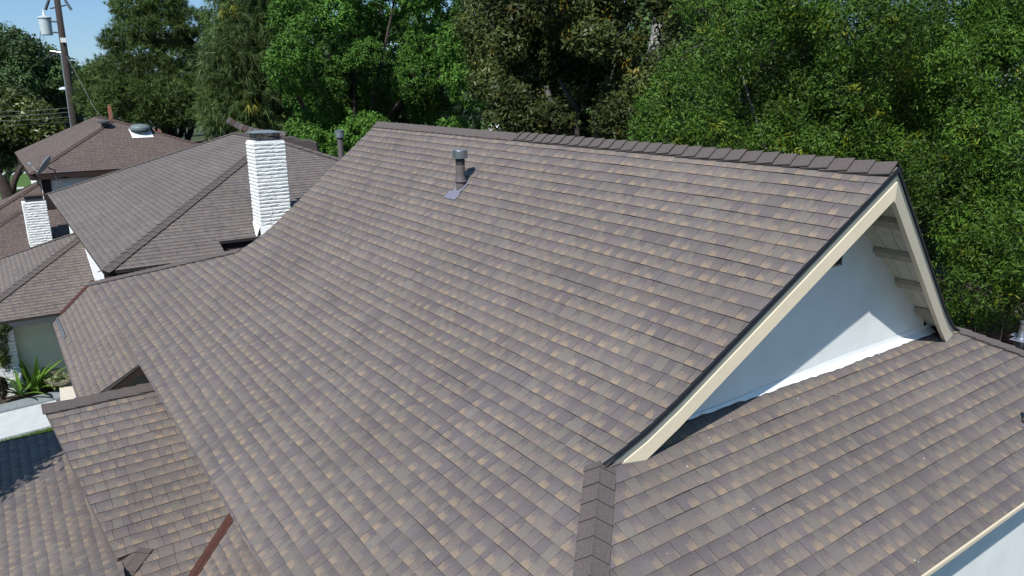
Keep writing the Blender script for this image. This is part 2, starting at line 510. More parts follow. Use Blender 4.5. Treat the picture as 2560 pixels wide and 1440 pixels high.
# profile as a smoothed polyline, arc length from the ridge
def profile():
    pts = []
    r = .30
    for x in np.linspace(RX, BX+r, 3): pts.append((x, RZ-(RX-x)*SL1))
    for k in np.linspace(0, 1, 9)[1:-1]:
        a = (BX+r, BZ+r*SL1); b = (BX, BZ); c = (BX-r*1.1, BZ-r*1.1*SL2)
        pts.append(tuple((1-k)**2*a[i]+2*k*(1-k)*b[i]+k*k*c[i] for i in (0, 1)))
    for x in np.linspace(BX-r*1.1, EX-.02, 3): pts.append((x, BZ-(BX-x)*SL2))
    return np.array(pts)
PR = profile()
PS = np.concatenate([[0], np.cumsum(np.linalg.norm(np.diff(PR, axis=0), axis=1))])
def pxz(s):
    x = np.interp(s, PS, PR[:, 0]); z = np.interp(s, PS, PR[:, 1])
    d = .04
    dx = np.interp(s+d, PS, PR[:, 0])-np.interp(s-d, PS, PR[:, 0]); dz = np.interp(s+d, PS, PR[:, 1])-np.interp(s-d, PS, PR[:, 1])
    l = math.hypot(dx, dz)
    return x, z, -dz/l*-1 if False else dz/l, -dx/l    # point and upward normal components
def s_of_x(x): return float(np.interp(-x, -PR[:, 0], PS))
def zmain(x): return float(np.interp(x, PR[::-1, 0], PR[::-1, 1]))
def fr_main(u, s, h):
    x, z, nx, nz = pxz(s)
    if nz < 0: nx, nz = -nx, -nz
    return np.array([x+nx*h, u, z+nz*h])
def fr_back(u, s, h):
    p = fr_main(u, s, h); return np.array([2*RX-p[0], p[1], p[2]])
HX = 3.62                               # where the rake meets the hip
Sb, Sh, Se = s_of_x(BX), s_of_x(HX), s_of_x(EX)
yr = lambda x: NY+SK*abs(RX-x)
# front slope pieces, convex each
HY0 = yr(HX)
hipEnd = (1.95, HY0-(HX-1.95))          # H eave corner
pieces = [
    [(NY, 0), (FY, 0), (FY, Sh), (yr(HX), Sh)],
    [(HY0, Sh), (FY+.02, Sh), (17.62, Se), (hipEnd[1], Se), (hipEnd[1], s_of_x(1.95))],
]
T = []
for k, pl in enumerate(pieces): T += tabs(fr_main, pl, seed=21, s_off=.07)
roof = MB()
nA = 24
ss = np.linspace(0, Se, nA)
def row_y(s):
    x = float(np.interp(s, PS, PR[:, 0]))
    if s <= Sh: return yr(x), FY
    k = (s-Sh)/(Se-Sh)
    return max(HY0-(HX-x), hipEnd[1]), FY+k*(17.62-FY)
# deck under the shingles, both slopes, as one part
V = []; F = []
for s in ss:
    a, b = row_y(s); V += [fr_main(a, s, -.006), fr_main(b, s, -.006), fr_main(a, s, -.018), fr_main(b, s, -.018)]
for i in range(nA-1):
    q = 4*i; F += [(q, q+1, q+5, q+4), (q+2, q+6, q+7, q+3), (q, q+4, q+6, q+2), (q+1, q+3, q+7, q+5)]
roof.add(V, F)
V2 = [np.array([2*RX-p[0], p[1], p[2]]) for p in V]
roof.add(V2, [f[::-1] for f in F])
roofo = roof.build('roof', M_DECK, house)
lay(T, roofo, M_SH, np.array([-.5, 0, 1]), 215)
T = tabs(fr_back, [(NY, 0), (FY, 0), (FY, Se*.6), (yr(HX)+.1, Se*.6), (yr(HX)+.1, Sh)], seed=5, s_off=.07)
lay(T, roofo, M_SH, np.array([.5, 0, 1]), 0)
# hip face towards the viewer's right (falls to -Y)
hz0 = zmain(HX)
HYB = hipEnd[1]
def hz(y): return hz0-(HY0-y)*SL2
RXE = 2*RX-HX
bigx = RXE+(HY0-HYB)
hipP = [(HX, HY0, hz0), (4.6, WY+.03, hz(WY+.03)), (RXE-.45, WY+.03, hz(WY+.03)), (RXE, HY0, hz0), (bigx, HYB, hz(HYB)), (hipEnd[0], HYB, hz(HYB))]
T, nH = facet(hipP, (1, 0, 0), (0, -1, -SL2), 31, s_off=.05)
hipo = MB().prism([np.array(p)-[0, 0, .008] for p in hipP], (0, 0, -.03)).build('hip_roof', M_DECK, house)
lay(T, hipo, M_SH, nH, 85)
# ridge caps: laid from both ends towards a meeting point
dl = (-1, 0, -SL1); dr = (1, 0, -SL1)
caps((RX, NY+.01, RZ+.008), (RX, 9.15, RZ+.008), dl, dr, house, wd=.15, ex=.20, th=.011, lift=.020)
caps((RX, FY, RZ+.006), (RX, 9.2, RZ+.006), dl, dr, house, wd=.15, ex=.20, th=.008, lift=.004)
# near hip caps
caps((hipEnd[0], HYB, hz(HYB)+.008), (HX+.02, HY0+.02, hz0+.008), (-.8, .6, -SL2*.8), (.6, -.8, -SL2*.8), house, wd=.135, ex=.165, name='hip_cap')
caps((bigx, HYB, hz(HYB)+.01), (RXE, HY0, hz0+.01), (-.6, -.8, -SL2*.8), (.8, .6, -SL2*.8), house, wd=.13, ex=.18, name='hip_cap')
fe0 = fr_main(17.62, Se, 0); fe1 = fr_main(FY, Sh, 0)
caps(fe0+[0, 0, .012], fe1+[0, 0, .012], (-.8, -.55, -SL2*.8), (.6, .8, -SL2*.8), house, wd=.13, ex=.18, name='hip_cap')
# far hip face (falls to +Y)
slab('far_hip_roof', [fe0, fe1, (RXE, FY, zmain(HX)), (2*RX-EX, 17.62, EZ)], .03, M_DECK, house)

# gable end: boards follow the raked, forward-sweeping edge
def rake_board(name, o1, o2, back, thick, m, side, xa=None, xb=None, proud=0.0, parent=None):
    """vertical board between o1 and o2 below the roof line, at y = rake + back"""
    xs = [RX, 5.2, BX+.3, BX, BX-.25, HX+.02] if xa is None else list(np.linspace(xa, xb, 5))
    V = []
    for x in xs:
        z = zmain(x); X = x if side < 0 else 2*RX-x
        y = yr(x)+back
        V += [(X, y, z-o1), (X, y, z-o2), (X, y+thick, z-o1), (X, y+thick, z-o2)]
    F = []
    for i in range(len(xs)-1):
        q = 4*i; F += [(q, q+1, q+5, q+4), (q+2, q+6, q+7, q+3), (q, q+4, q+6, q+2), (q+1, q+3, q+7, q+5)]
    F += [(0, 2, 3, 1)]; q = 4*(len(xs)-1); F += [(q, q+1, q+3, q+2)]
    if side > 0: F = [f[::-1] for f in F]
    return obj(name, V, F, m, parent or house)
for sd_ in (-1, 1):
    rake_board('drip_edge', -.004, .034, -.012, .012, M_BLACK, sd_)
    rake_board('rake_trim', .028, .15, .003, .03, M_TRIM, sd_)
    rake_board('fascia_board', .120, .272 if sd_ < 0 else .30, -.010, .045, M_FASCIA, sd_)
# soffit planks and outlooker blocks
def soffit_pt(x, y, side, off):
    X = x if side < 0 else 2*RX-x
    return np.array([X, y, zmain(x)-off])
for sd_ in (-1, 1):
    nb_ = 3
    for i in range(nb_):
        P = []
        for x, q in ((RX-.02, i/nb_), (BX+.1, i/nb_), (BX+.1, (i+1)/nb_-.012), (RX-.02, (i+1)/nb_-.012)):
            y0 = yr(x)+.05
            P.append(soffit_pt(x, y0+(WY+.02-y0)*q, sd_, .15))
        slab('soffit_board', P, .018, M_SOFFIT, house)
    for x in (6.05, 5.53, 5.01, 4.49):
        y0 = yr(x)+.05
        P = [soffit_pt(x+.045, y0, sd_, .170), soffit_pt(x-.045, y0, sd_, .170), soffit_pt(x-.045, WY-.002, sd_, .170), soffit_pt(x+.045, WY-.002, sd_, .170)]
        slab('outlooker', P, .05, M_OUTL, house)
# gable wall
xl, xr_ = 4.25, 2*RX-4.25
base = lambda y: hz(y)
GW = [(xl, WY, zmain(xl)-.13), (xl, WY, base(WY)-.02), (xr_, WY, base(WY)-.02), (xr_, WY, zmain(xl)-.13), (RX, WY, RZ-.16)]
MB().prism(GW, (0, .15, 0)).build('gable_wall', M_STUCCO, house)
# painted flashing along the wall foot, edge ragged where it was brushed over the shingles
V = []; n = 60
for i in range(n+1):
    x = 4.62+(8.98-4.62)*i/n
    t_ = min(1, (i/n)*1.6+.1)
    yb = WY-.055*t_-rng.uniform(0, .018)
    V += [(x, WY-.004, base(WY)+.085*t_), (x, WY-.012, base(WY)+.03), (x, yb, base(yb)+.015)]
F = []
for i in range(n):
    q = 3*i; F += [(q, q+1, q+4, q+3), (q+1, q+2, q+5, q+4)]
obj('wall_flashing', V, F, M_FLASHW, house)
# gable vent
vc = on(2090, 622, (0, 1, 0), (0, WY, 0))
vt = MB().box(vc+[-.06, -.008, .03], (.34, .012, .02)).box(vc+[-.06, -.008, -.17], (.34, .012, .02)).box(vc+[.105, -.008, -.07], (.018, .012, .22)).box(vc+[-.225, -.008, -.07], (.018, .012, .22)).build('gable_vent', M_GALV, house)
MB().box(vc+[-.06, -.004, -.07], (.31, .004, .18)).build('vent_screen', M_BLACK, vt)
for k in range(4): MB().box(vc+[-.06, -.01, -.13+k*.045], (.31, .014, .006), ((1, 0, 0), (0, .8, -.6), (0, .6, .8))).build('louvre_slat', M_STEELD, vt)

# eave of the hip face: fascia, soffit, wall
ey, ez = HYB, hz(HYB)
MB().box(((hipEnd[0]+bigx)/2, ey-.012, ez-.018), (bigx-hipEnd[0]+.02, .02, .035)).build('drip_edge', M_FASCIA, house)
MB().box(((hipEnd[0]+bigx)/2, ey+.30, ez-.06), (bigx-hipEnd[0]-.1, .54, .02)).build('soffit', M_STUCCO, house)
MB().box(((2.3+bigx-.3)/2, ey+.58, (ez-.07)/2), (bigx-.3-2.3, .14, ez-.07)).build('outer_wall', M_STUCCO, house)
# front and rear outer walls
MB().box((2.35, 9.9, (EZ+.25)/2), (.16, 14.0, EZ+.25)).build('outer_wall', M_CREAM, house)
MB().box((2*RX-2.35, 9.9, (EZ+.2)/2), (.16, 14.0, EZ+.2)).build('outer_wall', M_CREAM, house)
# front eave of the upper roof: shingle starter strip and a dark fascia
MB().box((EX+.16, (HYB+17.5)/2, EZ-.075), (.035, 17.5-HYB, .13)).build('fascia_board', M_GREYF, house)
slab('eave_soffit', [(EX+.18, HYB+.1, EZ-.14), (2.3, HYB+.1, EZ-.14), (2.3, 17.4, EZ-.14), (EX+.18, 17.4, EZ-.14)], .02, M_DARKWOOD, house)

# ---- lower roofs of the main house -------------------------------------------------
SC_ = .54
cz = lambda x: Z(6.127-(x-1.10)*SC_)                    # front skirt roof C
# near skirt (bottom of the picture) and far skirt (left)
SB = .70
bz = lambda y: Z(5.64-(y-9.53)*SB)                      # gabled porch roof, near face B
nB = np.array([0, -SB, 1.0]); pB = (0, 9.53, Z(5.64))
nC = np.array([-SC_, 0, 1.0]); pC = (1.10, 0, Z(6.127))
def onB(a, b): return on(a, b, nB, pB)
def onC(a, b): return on(a, b, nC, pC)
vT = onB(582, 1293); vB = onB(487, 1440)
vdir = vB-vT; vdir /= np.linalg.norm(vdir)
v0 = vT-vdir*.45; v1 = vT+vdir*3.2
ybr = 11.5
ed0 = onB(104, 1010); ed1 = onB(292, 1397)
cp0 = onB(350, 1375); cp1 = onB(300, 1440)
lower = MB()
# B as convex pieces: main field, and the strip below the hip cap start
B1 = [ed0, (2.6, ybr, bz(ybr)), (2.6, v0[1], bz(v0[1])), v0, onB(500, 1420), cp0, ed1]
cdir = cp1-cp0; cdir /= np.linalg.norm(cdir)
B2 = [cp0, v0+(vT-v0)*1.0, v1, cp0+cdir*2.6]
T = []
fb, ib, nBn = planar(ed0, (1, 0, 0), (0, -1, -SB))
# one convex outline: ridge, wall, valley, hip cap line, swept rake edge
BB = [ed0, (2.6, ybr, bz(ybr)), (2.6, vT[1]+.4, bz(vT[1]+.4)), v0, v1, cp0+cdir*2.4]
# split at the hip-cap start so that each part is convex
BA = [ed0, (2.6, ybr, bz(ybr)), (2.6, cp0[1], bz(cp0[1])), (cp0[0], cp0[1], bz(cp0[1])), ed1]
def vx(y):   # x of the valley at y
    return vT[0]+(y-vT[1])*vdir[0]/vdir[1]
BAv = [ed0, (2.6, ybr, bz(ybr)), (2.6, vT[1], bz(vT[1])), (vx(vT[1]), vT[1], bz(vT[1])), (vx(cp0[1]), cp0[1], bz(cp0[1])), (ed1[0]+.01, cp0[1], bz(cp0[1]))]
yend = 6.6
def cx_(y): return cp0[0]+(y-cp0[1])*cdir[0]/cdir[1]
BBv = [(cp0[0], cp0[1], bz(cp0[1])), (vx(cp0[1]), cp0[1], bz(cp0[1])), (vx(yend), yend, bz(yend)), (cx_(yend), yend, bz(yend))]
xs_ = cp0[0]
yv = vT[1]+(xs_-vT[0])*vdir[1]/vdir[0]
bp3 = lambda x, y: (x, y, bz(y))
P1 = [tuple(ed0), bp3(xs_, ybr), bp3(xs_, cp0[1]), tuple(ed1)]
P2 = [bp3(xs_, ybr), bp3(2.6, ybr), bp3(2.6, vT[1]+(2.6-vT[0])*vdir[1]/vdir[0]), bp3(xs_, yv)]
P3 = [bp3(xs_, cp0[1]), bp3(xs_, yv), bp3(vx(yend), yend), bp3(cx_(yend), yend)]
pm = MB()
for k, pl in enumerate((P1, P2, P3)):
    T += tabs(fb, [ib(p) for p in pl], seed=77)
    pm.prism([np.array(p)-[0, 0, .010+.001*k] for p in pl], (0, 0, -.05))
poro = pm.build('porch_roof', M_DECK, house)
lay(T, poro, M_SH, nBn, 0, 'shingle')
# swept rake of the porch roof
er = (ed1-ed0)
MB().prism([ed0+[-.004, 0, .002], ed1+[-.004, 0, .002], ed1+[-.004, 0, -.04], ed0+[-.004, 0, -.04]], (.02, 0, 0)).build('porch_rake', M_CAP, house)
# rear face of the porch gable
bR = [(ed0[0], ybr, bz(ybr)), (2.6, ybr, bz(ybr)), (2.6, ybr+2.0, bz(ybr)-2.0*SB), (ed0[0]+.3, ybr+2.0, bz(ybr)-2.0*SB)]
T, nn = facet(bR, (1, 0, 0), (0, 1, -SB), 12)
pr2 = slab('porch_rear_roof', [np.array(p)-[0, 0, .01] for p in bR], .04, M_DECK, house)
lay(T, pr2, M_SH, nn, 0)
caps((ed0[0]-.01, ybr, bz(ybr)+.012), (2.2, ybr, bz(ybr)+.012), (0, 1, -SB), (0, -1, -SB), house, wd=.15, ex=.20, th=.01, lift=.006, name='porch_ridge_cap')
caps(cp0+cdir*2.4+[0, 0, .012], cp0+[0, 0, .012], (-.75, .6, -.2), (.9, -.35, -.3), house, wd=.15, ex=.26, name='porch_hip_cap')
# brown valley metal and the near skirt roof beyond it
def valley(a, b, na, nb_, nm, wd=.075):
    a = np.array(a, float); b = np.array(b, float)
    t = (b-a)/np.linalg.norm(b-a)
    D = []
    for n in (na, nb_):
        n = np.array(n, float); n /= np.linalg.norm(n)
        d = np.cross(n, t); d = d if d[2] > 0 else -d
        D.append((d, n))
    V = []
    for p in (a, b):
        (d1, n1), (d2, n2) = D
        up = np.array([0, 0, .014])
        V += [p+d1*wd+n1*.016, p+d1*wd*.25+n1*.016, p+np.array([0, 0, .035]), p+d2*wd*.25+n2*.016, p+d2*wd+n2*.016]
    F = [(i, i+1, i+6, i+5) for i in range(4)]
    return obj(nm, V, F, M_VALLEY, house)
valley(vT-vdir*.05, v1, nB, nC, 'valley_flashing')
def cy(x):  # y of the near valley at x
    return vT[1]+(x-vT[0])*vdir[1]/vdir[0]
fc, ic, nCn = planar((1.1, 0, cz(1.1)), (0, 1, 0), (-1, 0, -SC_))
CN = [(2.3, cy(2.3)+.05, cz(2.3)), (2.3, 2.8, cz(2.3)), (-.4, 2.8, cz(-.4)), (-.4, cy(-.4)+.05, cz(-.4))]
T = tabs(fc, [ic(p) for p in CN], seed=41)
cno = slab('skirt_roof', [np.array(p)-[0, 0, .012] for p in CN], .04, M_DECK, house)
lay(T, cno, M_SH, nCn, 0)
u2 = onC(232, 704); u3 = onC(155, 785)
uv = u3-u2; uv /= np.linalg.norm(uv)
cA = onC(345, 917); cB_ = onC(262, 982)
cdr = (cB_-cA)/np.linalg.norm(cB_-cA)
cee = cA+cdr*((cA[0]-.80)/-cdr[0])
cAA = cA-cdr*.35
CF = [(2.7, cAA[1], cz(2.7)), cAA, cee, (.82, u3[1]+(.82-u3[0])*uv[1]/uv[0], cz(.82)), u2-uv*.9]
T = tabs(fc, [ic(p) for p in CF], seed=43)
cfo = slab('skirt_roof', [np.array(p)-[0, 0, .012] for p in CF], .04, M_DECK, house)
lay(T, cfo, M_SH, nCn, 0)
valley(u2-uv*.05, u3+uv*.03, (0, -.448, 1.0), nC, 'valley_flashing')
# barge board where the skirt roof stops, with a dark panel standing in for the shade under it
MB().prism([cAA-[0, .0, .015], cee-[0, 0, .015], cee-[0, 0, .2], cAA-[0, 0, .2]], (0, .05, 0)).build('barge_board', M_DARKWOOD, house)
MB().prism([cAA-[-.4, -.3, .015], cee-[0, -.35, .2], cee-[0, -.35, 2.4], cAA-[-.4, -.3, 3.5]], (0, .08, 0)).build('void_shade_panel', M_GREYF, house)
MB().box((cee[0]+.03, (cee[1]+u3[1])/2, cee[2]-.08), (.03, u3[1]-cee[1], .12)).build('gutter', M_DARKWOOD, house)
# thin grey metal strip lying on the skirt roof by the valley
sA = onC(140, 800); sB = onC(160, 849)
MB().prism([sA+[0, 0, .03], sB+[0, 0, .03], sB+[.05, 0, .06], sA+[.05, 0, .06]], (0, 0, .012)).build('diverter_strip', M_GALV, house)

# lower front roof D (bottom left)
SD = .20
dz = lambda x: Z(5.75+(.5-x)*SD)
nD = np.array([-SD, 0, 1.0]); pD = (.5, 0, Z(5.75))
def onD(a, b): return on(a, b, nD, pD)
fd, id_, nDn = planar((0, 0, dz(0)), (0, 1, 0), (-1, 0, -SD))
DD = [onD(160, 1073.5), onD(-260, 1164), (-4.5, 8.0, dz(-4.5)), (-4.5, 4.0, dz(-4.5)), (.2, 4.0, dz(.2)), (.62, 9.35, dz(.62))]
T = tabs(fd, [id_(p) for p in DD], seed=51)
dro = slab('front_roof', [np.array(p)-[0, 0, .012] for p in DD], .06, M_DECK, house)
lay(T, dro, M_SH, nDn, 0)
a0, a1 = DD[0], DD[1]
MB().prism([a0+[0, .0, .014], a1+[0, 0, .014], a1+[0, 0, -.10], a0+[0, 0, -.10]], (0, .03, 0)).build('front_roof_edge', M_DARKWOOD, house)
MB().box((-1.2, 8.5, (dz(-2)-.3)/2), (2.4, 8.0, dz(-2)-.4)).build('garage_wall', M_CREAM, house)

# vent pipes ------------------------------------------------------------------------
def vent_pipe(base, h, r, capr, caph, nrings, normal, plate=True, m=M_PIPE, nm='vent_pipe'):
    base = np.array(base, float)
    p = MB().lathe(base-[0, 0, .08], [(r, 0), (r, h+.08-caph*.2)], 20).build(nm, m, house, smooth=False)
    MB().lathe(base+[0, 0, h*.18], [(r*1.02, 0), (r*1.35, .012), (r*1.15, .05), (r*1.02, .085)], 20).build('storm_collar', m, p)
    MB().lathe(base+[0, 0, h-caph*1.25], [(r*1.015, 0), (r*1.015, caph*.9)], 20).build('painted_band', M_PIPED, p)
    c = MB()
    z0 = h-caph*.35
    prof = []
    if nrings:
        for k in range(nrings):
            z = z0+caph*k/nrings
            prof += [(capr, z), (capr, z+caph*.5/nrings), (capr*.86, z+caph*.62/nrings), (capr*.86, z+caph*.95/nrings)]
        prof += [(capr, z0+caph), (capr*.98, z0+caph*1.06), (.01, z0+caph*1.12)]
    else:
        prof = [(capr*.9, z0), (capr, z0+.01), (capr, z0+caph*.85), (capr*1.06, z0+caph*.9), (capr*1.06, z0+caph), (.01, z0+caph*1.08)]
    c.lathe(base, prof, 28).build('vent_cap', M_GALV, p)
    if plate:
        n = np.array(normal, float); n /= np.linalg.norm(n)
        u = np.array([0, 1.0, 0]); s = np.cross(n, u); s = s if s[2] < 0 else -s
        q = base+n*.016
        pts = [q-u*.11-s*.12, q+u*.10-s*.12, q+u*.10+s*.10, q+u*.17+s*.10, q+u*.17+s*.24, q-u*.15+s*.24, q-u*.15+s*.12, q-u*.11+s*.12]
        MB().prism(pts, n*.003).build('flashing_plate', M_LEAD, p)
    return p
nmain = (-SL1, 0, 1)
b = on(1152, 470, nmain, (RX, 0, RZ)); vent_pipe(b, .47, .066, .112, .105, 5, nmain)
hb = (0, -SL2, 1)
b = on(2552, 852, hb, (HX, HY0, hz0)); vent_pipe(b, .24, .038, .039, .02, 0, hb, m=M_GALV)
MB().lathe(b, [(.085, -.0), (.085, .012), (.055, .035), (.042, .07)], 20).build('pipe_boot', M_GALV, house)
b = on(2566, 1063, hb, (HX, HY0, hz0)); vent_pipe(b, .22, .035, .036, .02, 0, hb, m=M_PIPE)
# pipe beyond the ridge, standing on the rear of the roof
b = at(853, 392, 17.5); pz = MB().lathe(b-[0, 0, .9], [(.065, 0), (.065, 1.45)], 18).build('vent_pipe', M_PIPE, house)
MB().lathe(b+[0, 0, .42], [(.095, 0), (.1, .01), (.1, .14), (.108, .15), (.108, .165), (.01, .18)], 24).build('vent_cap', M_GALV, pz)

# ================================================================ NEIGHBOURING HOUSE (behind)
nb = thing('house', (7.4, 23, 0), 'house behind the main roof with hipped roof and tall white brick chimney', 'house')
SN = .404
NX, NYY, NE = 1.70, 17.6, 3.8
pL = (NX, NYY, Z(NE)); nR = np.array([0, -SN, 1.0]); nL = np.array([-SN, 0, 1.0])
def onR(a, b): return on(a, b, nR, pL)
def onL(a, b): return on(a, b, nL, pL)
dpk = 5.55
pk1 = np.array([NX+dpk, NYY+dpk, Z(NE)+dpk*SN]); pk2 = np.array([NX+dpk, 26.9, Z(NE)+dpk*SN])
c0 = np.array(pL, float); c1 = np.array([NX, 32.3, Z(NE)])
Lf = [c0, pk1, pk2, c1]
TL, nLL = facet(Lf, (0, 1, 0), (-1, 0, -SN), 61, tanf=.6)
e1 = onR(562, 631); 
R1 = [c0, (e1[0], NYY, Z(NE)), (e1[0], e1[1]+.55, Z(NE)+.5*SN), (e1[0], NYY+5.2, Z(NE)+5.2*SN)]
e1x = e1[0]
fR, iR, nRR = planar(c0, (1, 0, 0), (0, -1, -SN))
yz = lambda x, y: (x, y, Z(NE)+(y-NYY)*SN)
TR = []
yr2 = NYY+.60
TR += tabs(fR, [iR(p) for p in [yz(NX, NYY), yz(e1x, NYY), yz(e1x, e1x-NX+NYY)]], seed=63, tanf=.6)
TR += tabs(fR, [iR(p) for p in [yz(e1x, yr2), yz(pk1[0]+5.0, yr2), yz(pk1[0]+1.8, pk1[1]-1.8), tuple(pk1), yz(e1x, e1x-NX+NYY)]], seed=63, tanf=.6)
nroof = MB().prism([p-[0, 0, .012] for p in Lf], (0, 0, -.05)).prism([np.array(p)-[0, 0, .013] for p in [yz(NX, NYY), yz(e1x, NYY), yz(e1x, e1x-NX+NYY)]], (0, 0, -.05)).prism([np.array(p)-[0, 0, .014] for p in [yz(e1x, yr2), yz(pk1[0]+5.0, yr2), tuple(pk1), yz(e1x, e1x-NX+NYY)]], (0, 0, -.05)).build('roof', M_DECK, nb)
lay(TR, nroof, M_SH, nRR, 300)
lay(TL, nroof, M_SH, nLL, 0)
caps(c0+[0, 0, .01], pk1+[0, 0, .01], (-.75, .66, -.3), (.66, -.75, -.3), nb, wd=.15, ex=.205, name='hip_cap', lift=.010, th=.01)
caps(c1+[0, 0, .01], pk2+[0, 0, .01], (-.75, -.66, -.3), (.66, .75, -.3), nb, wd=.15, ex=.205, name='hip_cap', lift=.008)
caps(pk1+[0, 0, .01], pk2+[0, 0, .01], (-1, 0, -SN), (1, 0, -SN), nb, wd=.15, ex=.205)
caps((pk1[0]+5, pk1[1]-5, pk1[2]-5*SN+.01), pk1+[0, 0, .01], (-.66, -.75, -.3), (.75, .66, -.3), nb, wd=.15, ex=.3, name='hip_cap', lift=.012, th=.012)
slab('rear_roof', [pk1, pk2, (NX+2*dpk, 32.3, Z(NE)), (NX+2*dpk, NYY, Z(NE))], .05, M_DECK, nb)
slab('rear_roof', [pk2, c1, (NX+2*dpk, 32.3, Z(NE))], .05, M_DECK, nb)
# eaves and walls
MB().box(((NX+e1x)/2, NYY+.03, Z(NE)-.09), (e1x-NX, .03, .14)).build('fascia_board', M_DARKWOOD, nb)
MB().box(((NX+12)/2+.3, NYY+.75, (Z(NE)-.2)/2), (12-NX-1.2, .12, Z(NE)-.1)).build('outer_wall', M_DARKWOOD, nb)  # front wall coloured dark so the shaded gap under the eave goes black
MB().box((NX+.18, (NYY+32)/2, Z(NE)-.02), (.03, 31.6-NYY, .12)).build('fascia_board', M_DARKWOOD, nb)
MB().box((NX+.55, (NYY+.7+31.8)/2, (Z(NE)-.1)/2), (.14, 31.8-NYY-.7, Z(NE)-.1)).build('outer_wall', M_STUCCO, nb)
MB().box(((e1x+12)/2, yr2+.10, Z(NE)-.9), (12-e1x, .06, 2.2)).build('outer_wall', M_DARKWOOD, nb)  # dark filler added behind the roof notch to paint its void black
# corner of the white wall seen between the roofs, with a stepped flashing at its foot
q0 = (2.09, 20.6, Z(5.3))
# lower roof in front of the neighbour (faces the viewer) and its hip end
S3 = .448
n3 = np.array([0, -S3, 1.0])
h31 = 5.65; x31 = -.038*h31; y31 = 4.371*h31
p3 = (0, y31, Z(h31))
def on3(a, b): return on(a, b, n3, p3)
def z3(y): return Z(h31)+(y-y31)*S3
ye = 23.68
pk = 28.0
xk = x31+(pk-y31)
f3, i3, n3n = planar((x31, y31, Z(h31)), (1, 0, 0), (0, -1, -S3))
g0 = (x31-(y31-ye), ye, z3(ye)); g1 = u3.copy(); g1[2] = z3(u3[1])
xk = 2.3; pk = y31+(xk-x31); far3 = 31.3
H3 = [g0, (u3[0]+.02, ye, z3(ye)), (2.3, u2[1]+.2, z3(u2[1]+.2)), (2.3, pk, z3(pk))]
T3 = tabs(f3, [i3(p) for p in H3], seed=71)
lro = slab('lower_roof', [np.array(p)-[0, 0, .012] for p in H3], .05, M_DECK, nb)
lay(T3, lro, M_SH, n3n, 0)
z3x = lambda x: Z(h31)+(x-x31)*S3
L3 = [g0, (xk, pk, z3x(xk)), (xk, 27.75, z3x(xk)), (g0[0], far3, z3x(g0[0]))]
T3, n3l = facet(L3, (0, 1, 0), (-1, 0, -S3), 73)
lay(T3, slab('lower_hip_roof', [np.array(p)-[0, 0, .012] for p in L3], .05, M_DECK, nb), M_SH, n3l, 0)
caps(np.array(g0)+[0, 0, .01], (xk, pk, z3(pk)+.01), (-.75, .66, -.3), (.66, -.75, -.3), nb, wd=.15, ex=.21, name='hip_cap', lift=.01)
caps((g0[0], far3, z3x(g0[0])+.01), (xk, 27.75, z3(pk)+.01), (-.75, -.66, -.3), (.66, .75, -.3), nb, wd=.13, ex=.21, name='hip_cap')
MB().box(((g0[0]+u3[0])/2, ye+.02, z3(ye)-.12), (u3[0]-g0[0], .03, .2)).build('fascia_board', M_GREYF, nb)
WY3 = 24.56
slab('eave_soffit', [(g0[0]+.1, ye+.04, z3(ye)-.2), (2.0, ye+.04, z3(ye)-.2), (2.0, WY3, z3(ye)-.2), (g0[0]+.1, WY3, z3(ye)-.2)], .02, M_GREYF, nb)
MB().box((1.6, WY3+.08, (z3(ye)-.2)/2), (5.2, .16, z3(ye)-.2)).build('courtyard_wall', M_CREAM, nb)
# white wall strip at the left of the gap
wx = 2.16
MB().prism([(wx, 18.2, Z(6.2)), (wx, 18.2, Z(NE)-.1), (wx, 26.4, Z(NE)-.1), (wx, 26.4, Z(6.2))], (.08, 0, 0)).build('side_wall', M_FLASHW, nb)
fl = MB()
for k in range(14):
    y = 20.6+k*.42
    fl.prism([(wx-.01, y, z3(y)+.10), (wx-.01, y+.46, z3(y)+.10+.2), (wx-.01, y+.46, z3(y)+.015+.1), (wx-.01, y-.02, z3(y)-.02)], (-.012, 0, 0))
fl.build('step_flashing', M_FLASHW, nb)

